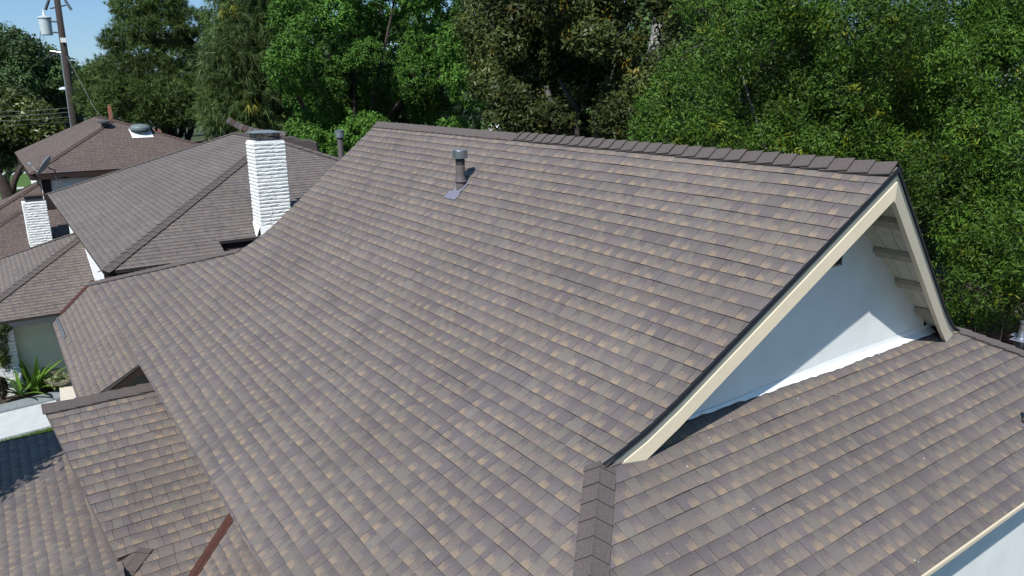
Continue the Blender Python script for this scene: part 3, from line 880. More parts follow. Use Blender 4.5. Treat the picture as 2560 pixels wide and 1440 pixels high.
# tall white chimney ------------------------------------------------------------------
def chimney(name, corner, wx_, wy_, ztop, zbot, parent, rows, rough=.018, brick_w=(.22, .5), m=M_WHITEB, mm=M_WMORTAR, big=True, label=None):
    """corner = the near left corner at the top; stones laid course by course on all four faces"""
    cx0, cy0 = corner
    core = MB().box((cx0+wx_/2, cy0+wy_/2, (ztop+zbot)/2), (wx_-.07, wy_-.07, ztop-zbot-.01)).build(name, mm, parent, label=label)
    r = random.Random(5)
    ch = (ztop-zbot)/rows
    for k in range(rows):
        z0 = zbot+k*ch; z1 = z0+ch-(.007 if big else .006)
        for face in range(4):
            L = wx_ if face in (0, 2) else wy_
            a = 0.0
            while a < L-.02:
                w_ = min(r.uniform(*brick_w), L-a)
                if L-(a+w_) < .09: w_ = L-a
                nx_ = max(2, int(w_/.12)+1)
                V = []
                dep = .05
                pr = r.uniform(0, .4)*rough
                for j in range(nx_+1):
                    t_ = a+(w_-.006)*j/nx_+.003
                    d1, d2, d3 = (pr+r.uniform(0, rough) for _ in range(3))
                    dzb = r.uniform(-.006, .006) if 0 < j < nx_ else 0
                    V += [(t_, -d1*.2, z0+.002+dzb), (t_, -d1-.004, z0+ch*.22), (t_, -d2-.006, z0+ch*.62), (t_, -d3*.5, z1+dzb*.5), (t_, dep, z1), (t_, dep, z0+.002)]
                F = []
                for j in range(nx_):
                    q = 6*j
                    for i in range(6): F.append((q+i, q+6+i, q+6+(i+1) % 6, q+(i+1) % 6))
                F += [tuple(range(6)), tuple(6*nx_+i for i in range(6))[::-1]]
                W = []
                for (t_, d, z) in V:
                    if face == 0: W.append((cx0+t_, cy0+d, z))
                    elif face == 1: W.append((cx0+d, cy0+wy_-t_, z))
                    elif face == 2: W.append((cx0+wx_-t_, cy0+wy_-d, z))
                    else: W.append((cx0+wx_-d, cy0+t_, z))
                obj('brick', W, F, m, core)
                a += w_
    return core
cc = onR(656, 590)
zt = cc[2]
for h in np.arange(.5, 4, .005):
    if proj(cc+[0, 0, h])[1] <= 357: break
ctop = cc[2]+h
tr_ = on(709, 352, (0, 0, 1), (0, 0, ctop)); tl_ = on(612, 352, (0, 0, 1), (0, 0, ctop))
cwx, cwy = float(tr_[0]-cc[0])*.96, .60
chim = chimney('chimney', (cc[0], cc[1]), cwx, cwy, ctop, cc[2]-.35, nb, 30, rough=.012, label='tall white painted stone chimney')
ccx, ccy = cc[0]+cwx/2, cc[1]+cwy/2
# base flashing of the tall chimney
MB().prism([cc+[-.03, -.03, .26], cc+[-.05, -.10, .015], cc+[.45, -.10, .015], cc+[.45, -.03, .16]], (0, .03, 0)).prism([cc+[-.035, .0, .26], cc+[-.14, .0, .0], cc+[-.14, .08, .06], cc+[-.035, .6, .28]], (.012, 0, 0)).build('base_flashing', M_FLASHW, chim)
# crown, spark arrestor mesh and lid
MB().box((ccx, ccy, ctop+.012), (cwx-.02, cwy-.02, .03)).build('crown', M_WMORTAR, chim)
wm, dm, hm = cwx*.74, cwy*.75, .20
cage = MB()
for i in range(17):
    for sgn in (-1, 1):
        cage.box((ccx-wm/2+wm*i/16, ccy+sgn*dm/2, ctop+.03+hm/2), (.005, .004, hm))
for i in range(12):
    for sgn in (-1, 1):
        cage.box((ccx+sgn*wm/2, ccy-dm/2+dm*i/11, ctop+.03+hm/2), (.004, .005, hm))
for i in range(7):
    z = ctop+.035+hm*i/6
    for sgn in (-1, 1):
        cage.box((ccx, ccy+sgn*dm/2, z), (wm, .004, .005)); cage.box((ccx+sgn*wm/2, ccy, z), (.004, dm, .005))
for sx in (-1, 1):
    for sy in (-1, 1): cage.box((ccx+sx*wm/2, ccy+sy*dm/2, ctop+.03+hm/2), (.016, .016, hm))
cage.build('spark_arrestor', M_STEELD, chim)
lw, ld, lz = wm*1.36, dm*1.5, ctop+.03+hm
V = [(ccx-lw/2, ccy-ld/2, lz-.012), (ccx+lw/2, ccy-ld/2, lz-.012), (ccx+lw/2, ccy+ld/2, lz-.012), (ccx-lw/2, ccy+ld/2, lz-.012),
     (ccx-lw*.2, ccy-ld*.1, lz+.035), (ccx+lw*.2, ccy-ld*.1, lz+.035), (ccx+lw*.2, ccy+ld*.1, lz+.035), (ccx-lw*.2, ccy+ld*.1, lz+.035)]
obj('chimney_lid', V, [(3, 2, 1, 0), (4, 5, 6, 7), (0, 1, 5, 4), (1, 2, 6, 5), (2, 3, 7, 6), (3, 0, 4, 7)], M_LID, chim)
# two small dark roof vents beyond the neighbour's hip
for (a, b_, s_) in ((712, 352, .5), (752, 360, .55)):
    c = at(a, b_, 27.0)
    MB().prism([c+[-s_, -.1, -.3], c+[s_, -.1, -.3], c+[s_*.9, -.1, .0], c+[s_*.35, -.1, .12], c+[-s_*.4, -.1, .1]], (.25, .5, 0)).build('roof_vent', M_CAP, nb)

# ================================================================ FARTHER HOUSE (with the dish)
fh = thing('house', (6, 45, 0), 'farther two-storey house with reddish brown hipped roof behind the dish', 'house')
S4 = .493; h4 = 3.8
k0 = np.array([.415*h4, 10.62*h4, Z(h4)]); d4 = 1.134*h4
k1 = k0+[d4, d4, d4*S4]
kf = np.array([k0[0], 55.0, Z(h4)])
far_w = 2*d4
k2 = np.array([k1[0], 55-d4+1.0, k1[2]])
if k2[1] < k1[1]+.8: k2[1] = k1[1]+.8
A4 = [k0, k1, k2, kf]
T4, n4 = facet(A4, (0, 1, 0), (-1, 0, -S4), 81)
B4 = [k0, k0+[2*d4+1.5, 0, 0], k1]
T4b, n4b = facet(B4, (1, 0, 0), (0, -1, -S4), 83)
r4 = MB().prism([p-[0, 0, .012] for p in A4], (0, 0, -.05)).prism([p-[0, 0, .013] for p in B4], (0, 0, -.05)).build('roof', M_DECK, fh)
lay(T4, r4, M_SH2, n4, 0); lay(T4b, r4, M_SH2, n4b, 0)
caps(k0+[0, 0, .01], k1+[0, 0, .01], (-.75, .66, -.33), (.66, -.75, -.33), fh, m=M_CAP2, wd=.15, ex=.25, name='hip_cap', lift=.012)
caps(k0+[2*d4+1.5, 0, .01], k1+[0, 0, .01], (-.66, -.75, -.33), (.75, .66, -.33), fh, m=M_CAP2, wd=.15, ex=.25, name='hip_cap', lift=.012)
caps(k1+[0, 0, .01], k2+[0, 0, .01], (-1, 0, -S4), (1, 0, -S4), fh, m=M_CAP2, wd=.15, ex=.25)
MB().box((k0[0]+d4+.7, k0[1]+.02, k0[2]-.14), (2*d4+1.4, .04, .26)).build('fascia_board', M_DARKWOOD, fh)
MB().box((k0[0]+.02, k0[1]+5.9, k0[2]-.14), (.04, 11.6, .26)).build('fascia_board', M_DARKWOOD, fh)
slab('eave_soffit', [k0+[.05, .05, -.27], k0+[10, .05, -.27], k0+[10, .7, -.27], k0+[.05, .7, -.27]], .02, M_DARKWOOD, fh)
MB().box((k0[0]+5.6, k0[1]+.62, 2.36), (10.3, .14, 4.72)).build('outer_wall', M_STUCCO, fh)
MB().box((k0[0]+.52, k0[1]+6.0, 2.36), (.14, 10.9, 4.72)).build('outer_wall', M_STUCCO, fh)
WZ = Z(h4)-.27
wxa = k0[0]+.45
for k, (ya, yb) in enumerate(((41.25, 41.75), (41.95, 42.4), (43.2, 44.3))):
    wf = MB().box((wxa-.01, (ya+yb)/2, WZ-1.1), (.05, yb-ya+.12, 2.0)).build('window', M_WHITE, fh)
    MB().box((wxa-.04, (ya+yb)/2, WZ-1.1), (.03, yb-ya-.06, 1.85)).build('pane', M_GLASS, wf)
MB().box((k0[0]+.60, k0[1]+.54, WZ-.9), (.36, .12, 2.3)).build('corner_post', M_DARKWOOD, fh)
# turbine dome and low vent on the roof
tb = on(352, 332, (0, -S4, 1), k0)
n_ = np.array([0, -S4, 1.0]); n_ /= np.linalg.norm(n_)
dome = MB().lathe(tb+[0, 0, .06], [(.30, 0), (.30, .08), (.50, .10), (.50, .20), (.47, .26), (.38, .33), (.2, .38), (.02, .40)], 26).build('roof_vent', M_DOME, fh, smooth=False)
MB().prism([tb+np.array([-.5, -.5, -.5*S4])+n_*.03, tb+np.array([.5, -.5, -.5*S4])+n_*.03, tb+np.array([.5, .35, .35*S4])+n_*.03, tb+np.array([-.5, .35, .35*S4])+n_*.03], n_*.01).build('vent_plate', M_WHITE, dome)
tb = on(262, 316, (-S4, 0, 1), k0)
MB().lathe(tb, [(.15, 0), (.15, .16), (.30, .18), (.30, .25), (.1, .28)], 22).build('roof_vent', M_STEELD, fh)
tq = on(278, 300, (-S4, 0, 1), k0)
MB().box(tq+[0, 0, .3], (.16, .16, .9)).build('flue', M_TERRA, fh)
# lower roofs of the farther house
s5 = .448
def low_roof(nm, corner, L, W, seed):
    c = np.array(corner, float)
    d = W
    A = [c, c+[d, d, d*s5], c+[L, d, d*s5], c+[L, 0, 0]]
    t, n = facet(A, (1, 0, 0), (0, -1, -s5), seed)
    B = [c, c+[d, d, d*s5], c+[d, d+4, d*s5], c+[0, d*2+4, 0]]
    t2, n2 = facet(B, (0, 1, 0), (-1, 0, -s5), seed+1)
    ro = MB().prism([p-[0, 0, .012] for p in A], (0, 0, -.05)).prism([p-[0, 0, .013] for p in B], (0, 0, -.05)).build(nm, M_DECK, fh)
    lay(t, ro, M_SH2, n, 0); lay(t2, ro, M_SH2, n2, 0)
    caps(c+[0, 0, .01], A[1]+[0, 0, .01], (-.75, .66, -.3), (.66, -.75, -.3), fh, m=M_CAP2, wd=.14, ex=.26, name='hip_cap', lift=.01)
    return c
h5 = 6.3
hb0 = at(0, 519, 10); hb1 = at(88, 466, 10)
p5 = lambda x, y: (x, y, Z(5.503+(40.95-y)*s5))
l5 = lambda x, y: (x, y, p5(x, x+41.14)[2])
ro5 = MB()
T5 = []
f5, i5, n5 = planar(p5(2.1, 37.2), (1, 0, 0), (0, -1, -s5))
for pl in ([p5(-5.94, 35.2), p5(2.1, 43.24), p5(2.1, 35.2)], [p5(2.1, 35.2), p5(2.1, 40.95), p5(10, 40.95), p5(10, 35.2)]):
    T5 += tabs(f5, [i5(p) for p in pl], seed=91); ro5.prism([np.array(p)-[0, 0, .012] for p in pl], (0, 0, -.05))
LP = [l5(-5.94, 35.2), l5(1.95, 43.09), l5(1.95, 44.2), l5(-5.94, 44.2)]
ro5.prism([np.array(p)-[0, 0, .013] for p in LP], (0, 0, -.05))
T5l, n5l = facet(LP, (0, 1, 0), (-1, 0, -s5), 92)
ro5 = ro5.build('lower_roof', M_DECK, fh)
lay(T5, ro5, M_SH2, n5, 0); lay(T5l, ro5, M_SH2, n5l, 0)
up_ = np.array([0, 0, .012])
caps(np.array(LP[0])+up_, np.array(LP[1])+up_, (-.75, .66, -.3), (.66, -.75, -.3), fh, m=M_CAP2, wd=.14, ex=.24, name='hip_cap', lift=.01)
caps(np.array(p5(-2.74, 37.2))+up_, np.array(p5(.97, 40.91))+up_, (-.6, .75, .1), (.75, -.6, -.3), fh, m=M_CAP2, wd=.14, ex=.24, name='hip_cap', lift=.01)
MB().box((6, 40.9, p5(6, 40.9)[2]+.03), (7.9, .1, .1)).build('wall_flashing', M_CAP2, fh)
# small white chimney on the lower roof
sc0 = np.array([1.05, 38.24, Z(6.72)])
for h in np.arange(.3, 5, .01):
    if proj(sc0+[0, 0, h])[1] <= 507: break
stop = sc0[2]+h
wsc = on(105, 504, (0, 0, 1), (0, 0, stop))[0]-sc0[0]
print('small chimney', h, wsc)
ch2 = chimney('chimney', (sc0[0], sc0[1]), .86, .62, stop, sc0[2]-.6, fh, 23, rough=.02, brick_w=(.3, .7), big=False, label='small white painted brick chimney')
cx2, cy2 = sc0[0]+.43, sc0[1]+.31
MB().box((cx2, cy2, stop+.12), (.66, .46, .2)).build('spark_arrestor', M_STEELD, ch2)
MB().box((cx2, cy2, stop+.25), (.80, .6, .035)).build('chimney_lid', M_CAP2, ch2)
# round low vent at the far left
lv = at(28, 486, 47.0)
MB().lathe(lv-[0, 0, .6], [(.22, 0), (.22, .5), (.45, .52), (.45, .64), (.3, .68)], 22).build('roof_vent', M_STEELD, fh)

# ---------------------------------------------------------------- satellite dish
dk = at(132, 432, 39.6)
dish = thing('satellite_dish', dk, 'grey satellite dish on a bracket at the eave corner of the farther house', 'satellite dish')
ax = -_R*.75+_U*.50-_f*.34; ax /= np.linalg.norm(ax)
sx = np.cross(ax, (0, 0, 1)); sx /= np.linalg.norm(sx); sy = np.cross(sx, ax)
ctr = dk-_R*.28+_U*.28
V = []; F = []; nr_, nk = 6, 24
for i in range(nr_+1):
    rr = .46*i/nr_
    for j in range(nk):
        a = 2*math.pi*j/nk
        V.append(ctr+sx*rr*math.cos(a)*1.0+sy*rr*math.sin(a)*1.12+ax*(rr*rr*.55))
for i in range(nr_):
    for j in range(nk): F.append((i*nk+j, i*nk+(j+1) % nk, (i+1)*nk+(j+1) % nk, (i+1)*nk+j))
n0 = len(V)
V2 = [v-ax*.014 for v in V]; F2 = [tuple(n0+i for i in f[::-1]) for f in F]
F3 = [(nr_*nk+j, nr_*nk+(j+1) % nk, n0+nr_*nk+(j+1) % nk, n0+nr_*nk+j) for j in range(nk)]
M_DISH = mat('grey_dish_paint', (.30, .33, .36), .5)
obj('reflector', V+V2, F+F2+F3, M_DISH, dish, smooth=True)
tip = ctr+ax*.62-sy*.28
MB().tube([ctr-sy*.44+ax*.1, tip], .018).build('feed_arm', M_DISH, dish)
MB().tube([tip-ax*.07, tip+ax*.07], [.05, .075], 12).build('feed_horn', M_DISH, dish)
MB().tube([ctr-ax*.05, ctr-ax*.16, dk+[.1, .1, .1], dk+[.12, .12, -.5]], .03).build('mast', M_STEELD, dish)
MB().box(dk+[.14, .02, -.55], (.28, .12, .3)).build('bracket_box', M_GALV, dish)
MB().tube([dk+[.15, .0, .02], dk+[.95, -.05, .02]], .012).build('stay_rod', M_GALV, dish)

# ---------------------------------------------------------------- courtyard: white brick wall, bed, plants, path
gz = 0.0
bw = thing('brick_wall', (-1.2, 24.2, 0), 'white brick wall with dark joints beside the cream wall', 'wall')
bx1 = 0.14
def brick_wall(x0, x1, y, z1, parent):
    core = MB().box(((x0+x1)/2, y+.12, z1/2), (x1-x0-.02, .2, z1)).build('mortar', M_MORTAR, parent)
    cand = []
    ch = .102; bl = .40
    for k in range(int(z1/ch)):
        off = (k % 2)*bl/2
        a = x1
        first = True
        while a > x0:
            w_ = bl/2 if (first and k % 2) else bl
            first = False
            cand.append((a-w_/2, w_, k*ch+ch/2)); a -= w_
    cand.sort(key=lambda c: -c[0])
    rest = MB()
    for i, (cx_b, w_, zc) in enumerate(cand):
        d = rng.uniform(0, .004)
        if i < 280: MB().box((cx_b, y+.01-d, zc), (w_-.014, .05, ch-.013)).build('brick', M_WHITEB, parent)
        else: rest.box((cx_b, y+.01-d, zc), (w_-.014, .05, ch-.013))
    if rest.v: rest.build('brickwork', M_WHITEB, parent, kind='stuff')
bxr = on(48, 900, (0, 1, 0), (0, 24.28, 0))[0]
brick_wall(-6.0, bxr, 24.28, z3(ye)-.22, bw)
YC = .33
bed = gpoly('garden_bed', [(-160, 985), (63, 955), (200, 930), (190, 975), (-160, 1050)], M_SOIL, YC+.03)
def gslab(name, pix, z0, z1, m, label=None, cat=None):
    P = [ground_at(a, b, z1) for a, b in pix]
    o = MB().prism(P, (0, 0, z0-z1)).build(name, m)
    if cat: tag(o, label, cat)
    else: o['kind'] = 'structure'
    return o
gslab('kerb', [(-160, 1052), (165, 970), (185, 985), (-160, 1068)], 0, YC+.07, M_CONCD)
gslab('path', [(-160, 1064), (132, 990), (175, 1052), (-160, 1138)], 0, YC+.02, M_CONC)
gslab('step_kerb', [(-160, 1139), (175, 1053), (180, 1058), (-160, 1147)], 0, YC+.024, M_CONCD)
gpoly('lawn_strip', [(-160, 1146), (185, 1057), (200, 1110), (-160, 1230)], M_LAWN, YC)
led = gslab('planter_ledge', [(148, 962), (180, 950), (200, 1000), (152, 1010)], 0, YC+.30, M_LEDGE, 'cream masonry ledge carrying the succulent bowl', 'ledge')
# grass blades on the strip
def blades(name, pts, h, m, parent=None):
    n = len(pts)
    a = nr.uniform(0, 2*np.pi, n); hh = h*nr.uniform(.5, 1.2, n); wd = .008
    dx = np.stack([np.cos(a), np.sin(a), np.zeros(n)], 1)
    lean = np.stack([nr.normal(0, .3, n)*hh, nr.normal(0, .3, n)*hh, hh], 1)
    V = np.stack([pts-dx*wd, pts+dx*wd, pts+lean], 1).reshape(-1, 3)
    t = np.repeat(nr.uniform(.7, 1.35, n), 3)
    tint = np.stack([t*np.repeat(nr.uniform(.9, 1.5, n), 3), t, t*.8, np.ones(3*n)], 1)
    o = fast_mesh(name, V, 3, m, parent, {'tint': ('FLOAT_COLOR', tint)}, kind='stuff')
    return o
M_GRASS = leaf_mat('grass_blade', (.10, .20, .035), .6, .3)
c4 = [ground_at(a, b, YC) for a, b in ((-60, 1121), (180, 1060), (190, 1090), (-60, 1160))]
uvs = nr.random((9000, 2))
P = np.array([c4[0]*(1-u)*(1-v)+c4[1]*u*(1-v)+c4[2]*u*v+c4[3]*(1-u)*v for u, v in uvs])
tag(blades('grass', P, .09, M_GRASS), 'short yellowish green grass between path and garage roof', 'grass')

# ---------------------------------------------------------------- foliage
def leaf_cloud(C, N, size, aspect, droop=0.0, align=.5, fold=0.0):
    """quads at C (n,3) roughly facing N"""
    n = len(C)
    nn = N+nr.normal(0, 1, (n, 3))*(1-align)*1.2
    nn /= np.linalg.norm(nn, axis=1, keepdims=True)+1e-9
    t = nr.normal(0, 1, (n, 3)); t[:, 2] -= droop
    t -= nn*(t*nn).sum(1, keepdims=True); t /= np.linalg.norm(t, axis=1, keepdims=True)+1e-9
    b = np.cross(nn, t)
    s = size*nr.uniform(.6, 1.35, (n, 1))
    # rhombus leaf
    return np.stack([C-t*s, C+b*s*aspect, C+t*s, C-b*s*aspect], 1).reshape(-1, 3)
def needle_tuft(C, D, length, width, k, spread, droop):
    """k needles fanning out of every tuft centre C along direction D"""
    n = len(C)
    C2 = np.repeat(C, k, 0); D2 = np.repeat(D, k, 0)
    d = D2+nr.normal(0, spread, (n*k, 3)); d[:, 2] -= droop
    d /= np.linalg.norm(d, axis=1, keepdims=True)
    side = np.cross(d, nr.normal(0, 1, (n*k, 3))); side /= np.linalg.norm(side, axis=1, keepdims=True)+1e-9
    L = length*nr.uniform(.6, 1.2, (n*k, 1))
    e = C2+d*L
    e[:, 2:3] -= droop*L*.35
    return np.stack([C2-side*width, C2+side*width, e], 1).reshape(-1, 3), k
def tree(name, label, cat, lobes, base, kind, leafmat, bark, n_cl, per, lsize, aspect=.45, cr=.3, tintv=.2,
         yellow=0.0, droop=0.0, trunk_r=.3, depth=.6, limbs=14, group=None, front=.5, align=.5, spread=.5, flat=1.0, shell=.25, tones=None, seed=None):
    """lobes: (px, py, distance, radius in metres[, vertical squash]). Clusters on the lobes' shells, leaves in the clusters."""
    base = np.array(base, float)
    tr = thing(name, base, label, cat, group)
    Cc = np.array([at(l[0], l[1], l[2]) for l in lobes]); Rr = np.array([l[3] for l in lobes]); Sq = np.array([l[4] if len(l) > 4 else 1.0 for l in lobes])
    wts = Rr**2; wts /= wts.sum()
    idx = nr.choice(len(lobes), n_cl, p=wts)
    d = nr.normal(0, 1, (n_cl, 3)); d /= np.linalg.norm(d, axis=1, keepdims=True)
    tocam = CAM-Cc[idx]; tocam /= np.linalg.norm(tocam, axis=1, keepdims=True)
    flip = ((d*tocam).sum(1) < -.25) & (nr.random(n_cl) < front)
    d[flip] *= -1
    rad = Rr[idx]*(1-shell*nr.random(n_cl)**1.3)
    P = Cc[idx]+d*rad[:, None]*np.stack([np.ones(n_cl), np.ones(n_cl), Sq[idx]], 1)
    keep = P[:, 2] > .3
    # drop clusters buried deep in other lobes
    for j in range(len(lobes)):
        q = (P-Cc[j])/np.array([1, 1, Sq[j]])
        keep &= ~((np.linalg.norm(q, axis=1) < Rr[j]*depth) & (idx != j))
    P = P[keep]; d = d[keep]; idx = idx[keep]
    n = len(P)
    clt = nr.uniform(1-tintv, 1+tintv, n)
    ylw = (nr.random(n) < yellow)
    if tones is not None:
        lt = nr.uniform(tones[0], tones[1], len(lobes)); clt *= lt[idx]
    if kind == 'leaf':
        cs = cr*nr.uniform(.6, 1.3, n)
        off = nr.normal(0, 1, (n, per, 3)); off /= np.linalg.norm(off, axis=2, keepdims=True)
        off *= (nr.random((n, per, 1))**.45)*cs[:, None, None]
        off[:, :, 2] *= flat
        L = (P[:, None, :]+off).reshape(-1, 3)
        N = (d[:, None, :]*.6+off/cr*.9+np.array([0, 0, .35])).reshape(-1, 3)
        V = leaf_cloud(L, N, lsize, aspect, droop, align)
        rep = per*4; nper = 4
        sub = per
    else:
        D = d*.8+np.array([0, 0, .5 if kind == 'pine' else -.1])+nr.normal(0, .3, (n, 3))
        cs = cr
        m_ = 5
        C5 = (P[:, None, :]+nr.normal(0, cr*.55, (n, m_, 3))).reshape(-1, 3); D5 = np.repeat(D, m_, 0)+nr.normal(0, .4, (n*m_, 3))
        V, k_ = needle_tuft(C5, D5, lsize, aspect, per, spread, droop)
        rep = m_*per*3; nper = 3
    lt = np.repeat(clt, rep)*np.repeat(nr.uniform(.75, 1.25, len(V)//nper), nper)
    yl = np.repeat(ylw, rep)
    tint = np.stack([lt*np.where(yl, 2.6, 1), lt*np.where(yl, 1.5, 1), lt*np.where(yl, .7, 1), np.ones(len(V))], 1)
    fast_mesh('crown', V, nper, leafmat, tr, {'tint': ('FLOAT_COLOR', tint)})
    # trunk and limbs
    top = Cc[np.argmax(Cc[:, 2])]
    mb = MB()
    mid = base*.45+np.array([top[0], top[1], base[2]+(top[2]-base[2])*.55])*.55
    mb.tube([base-[0, 0, .2], base+(mid-base)*.5+nr.normal(0, .15, 3), mid, mid*.4+top*.6], [trunk_r*1.25, trunk_r, trunk_r*.7, trunk_r*.25], 10)
    tr_o = mb.build('trunk', bark, tr, smooth=True)
    lb = MB()
    order = np.argsort(-Rr)[:limbs]
    for j in order:
        s = base+(mid-base)*nr.uniform(.45, 1.0)
        e = Cc[j]+nr.normal(0, .25, 3)*Rr[j]
        m1 = s*.6+e*.4+nr.normal(0, .12, 3)*np.linalg.norm(e-s)
        r0 = trunk_r*.38
        lb.tube([s, m1, e], [r0, r0*.6, r0*.22], 6)
        for _ in range(5):
            dd = nr.normal(0, 1, 3); dd /= np.linalg.norm(dd)
            q = e+dd*Rr[j]*.9*np.array([1, 1, Sq[j]])
            lb.tube([e, (e+q)/2+nr.normal(0, .08, 3)*Rr[j], q], [r0*.25, r0*.16, r0*.05], 5)
    lb.build('limbs', bark, tr, smooth=True)
    return tr
def fill(region, n, D, dvar, rpx, seed, squash=.85, inside=None):
    """lobes scattered in a polygon of the view, kept apart a little"""
    r = random.Random(seed)
    xs = [p[0] for p in region]; ys = [p[1] for p in region]
    def ins(x, y):
        c = False
        for i in range(len(region)):
            x1, y1 = region[i-1]; x2, y2 = region[i]
            if (y1 > y) != (y2 > y) and x < (x2-x1)*(y-y1)/(y2-y1)+x1: c = not c
        return c
    out = []; tries = 0
    while len(out) < n and tries < 20000:
        tries += 1
        x = r.uniform(min(xs), max(xs)); y = r.uniform(min(ys), max(ys))
        if not ins(x, y): continue
        rp = r.uniform(*rpx)
        if any(math.hypot(x-o[0], y-o[1]) < .62*min(rp, o[5]) for o in out): continue
        d = D+r.uniform(-dvar, dvar)
        out.append((x, y, d, rp*d/FPX, squash, rp))
    return [o[:5] for o in out]

L_BRIGHT = leaf_mat('bright_fern_pine_leaf', (.060, .138, .020), .6, .06, .15)
L_MAG = leaf_mat('glossy_magnolia_leaf', (.044, .060, .015), .5, .05, .22)
L_HEDGE = leaf_mat('narrow_green_leaf', (.046, .096, .010), .55, .07, .22)
L_PINE = leaf_mat('pine_needle', (.085, .135, .036), .6, .12)
L_PINE2 = leaf_mat('long_pine_needle', (.070, .118, .030), .6, .12)
L_FAR = leaf_mat('far_tree_leaf', (.036, .072, .018), .6, .12)
L_MAGY = leaf_mat('yellowish_magnolia_leaf', (.070, .095, .018), .4, .15, .4)

# 7: the big narrow-leaved tree at the right, close behind the roof
reg = [(1640, 330), (1700, 210), (1800, 120), (1800, -60), (2680, -60), (2700, 560), (2640, 720), (2420, 760), (2330, 560), (2250, 380), (1900, 380)]
lob = fill(reg, 95, 17.5, 2.0, (75, 125), 3)
lob += fill([(1620, 380), (1640, 320), (2300, 360), (2330, 500), (2250, 470), (1700, 400)], 16, 16.0, .6, (50, 80), 4)
lob += fill([(2380, 560), (2620, 580), (2600, 720), (2400, 720)], 9, 15.5, .8, (45, 75), 5)
bs = at(2150, 420, 19.5); bs[2] = 0
tree('tree', 'huge bright green narrow-leaved tree crowding the right side beyond the gable', 'tree', lob, bs, 'leaf', L_HEDGE, M_BARKP, 15500, 26, .043, .27, cr=.21, tintv=.35, yellow=.03, droop=-.3, trunk_r=.2, limbs=9, depth=.5, align=.3, tones=(.62, 1.3), shell=.3)
# 6: dark magnolia behind the ridge
reg = [(1190, 60), (1300, -60), (1850, -60), (1800, 60), (1700, 200), (1620, 340), (1570, 370), (1270, 330), (1210, 200)]
lob = fill(reg, 62, 27, 3.0, (45, 80), 8)
lob = [l for l in lob if not (1560 < l[0] < 1680 and 30 < l[1] < 170) and not (1430 < l[0] < 1530 and 170 < l[1] < 300)]
bs = at(1560, 250, 28); bs[2] = 0
tree('tree', 'dark glossy broad-leaved magnolia tree behind the middle of the main ridge', 'tree', lob, bs, 'leaf', L_MAG, M_BARK, 5400, 24, .088, .36, cr=.33, tintv=.3, yellow=.04, trunk_r=.40, limbs=14, depth=.6, align=.3, tones=(.6, 1.3))
bs = at(1632, 330, 30); bs[2] = 0
ft = thing('tree', bs, 'pale grey smooth-barked tree trunk showing through the dark magnolia', 'tree')
tpt = at(1640, 60, 30)
MB().tube([bs, at(1632, 260, 30), at(1636, 150, 30), at(1648, 60, 30.2), at(1660, -60, 30.5)], [.5, .34, .30, .26, .2], 10).build('trunk', M_BARKP, ft, smooth=True)
MB().tube([at(1590, 215, 29.5), at(1570, 120, 29.5), at(1500, 55, 29.3), at(1440, 30, 29)], [.22, .18, .14, .08], 8).build('limb', M_BARK, ft, smooth=True)
V = leaf_cloud(at(1660, -90, 30.5)+nr.normal(0, 1.2, (3000, 3)), nr.normal(0, 1, (3000, 3))+[0, 0, .6], .11, .36, 0, .4)
fast_mesh('crown', V, 4, L_MAG, ft, {'tint': ('FLOAT_COLOR', np.ones((len(V), 4)))})
# 5: bright dense fern-pine
reg = [(700, 60), (760, -60), (1180, -60), (1190, 120), (1170, 330), (1130, 380), (960, 390), (830, 400), (760, 330), (700, 200)]
lob = fill(reg, 74, 38, 4.5, (30, 62), 13, .95)
lob += fill([(760, 330), (940, 330), (900, 400), (790, 400)], 10, 34, 1, (22, 34), 14)
bs = at(930, 300, 40); bs[2] = 0
tree('tree', 'dense bright green billowy tree left of the main ridge end', 'tree', lob, bs, 'leaf', L_BRIGHT, M_BARKD, 9500, 26, .066, .45, cr=.21, tintv=.22, trunk_r=.5, limbs=26, depth=.8, align=.35, shell=.12, tones=(.65, 1.3))
# 4: long-needled pine
reg = [(575, -60), (740, -60), (700, 120), (700, 300), (640, 330), (560, 300), (560, 200), (575, 60)]
lob = fill(reg, 60, 52, 5, (34, 62), 17, .8)
bs = at(640, 250, 54); bs[2] = 0
tree('pine_tree', 'long-needled drooping pine between the two bright trees', 'tree', lob, bs, 'droop', L_PINE2, M_BARKD, 3000, 11, .60, .020, cr=.42, tintv=.3, yellow=.03, droop=.42, trunk_r=.45, limbs=12, depth=.55, spread=.45, tones=(.7, 1.25))
# 3: open pine with sky gaps
lob = [(330, 18, 60, 1.3, .6), (400, -10, 60, 1.6, .6), (470, 60, 60, 1.5, .6), (400, 75, 60, 1.8, .6), (345, 70, 60, 1.5, .6), (300, 100, 60, 1.2, .6), (350, 130, 60, 1.6, .6), (430, 140, 60, 1.5, .6),
       (500, 100, 61, 1.2, .6), (310, 175, 60, 1.7, .6), (380, 190, 60, 1.9, .65), (455, 190, 60, 1.5, .6), (265, 195, 61, 1.6, .6), (250, 240, 61, 1.6, .6), (320, 235, 59, 1.9, .65), (400, 240, 59, 2.0, .65),
       (480, 235, 60, 1.8, .65), (545, 210, 62, 1.7, .65), (290, 275, 60, 1.6, .6), (370, 285, 59, 1.7, .6), (450, 280, 59, 1.7, .6), (535, 270, 60, 1.7, .6), (590, 250, 62, 1.6, .6), (505, 160, 61, 1.0, .6), (420, 30, 60, 1.4, .6), (240, 265, 62, 1.2, .6)]
bs = at(400, 250, 60.5); bs[2] = 0
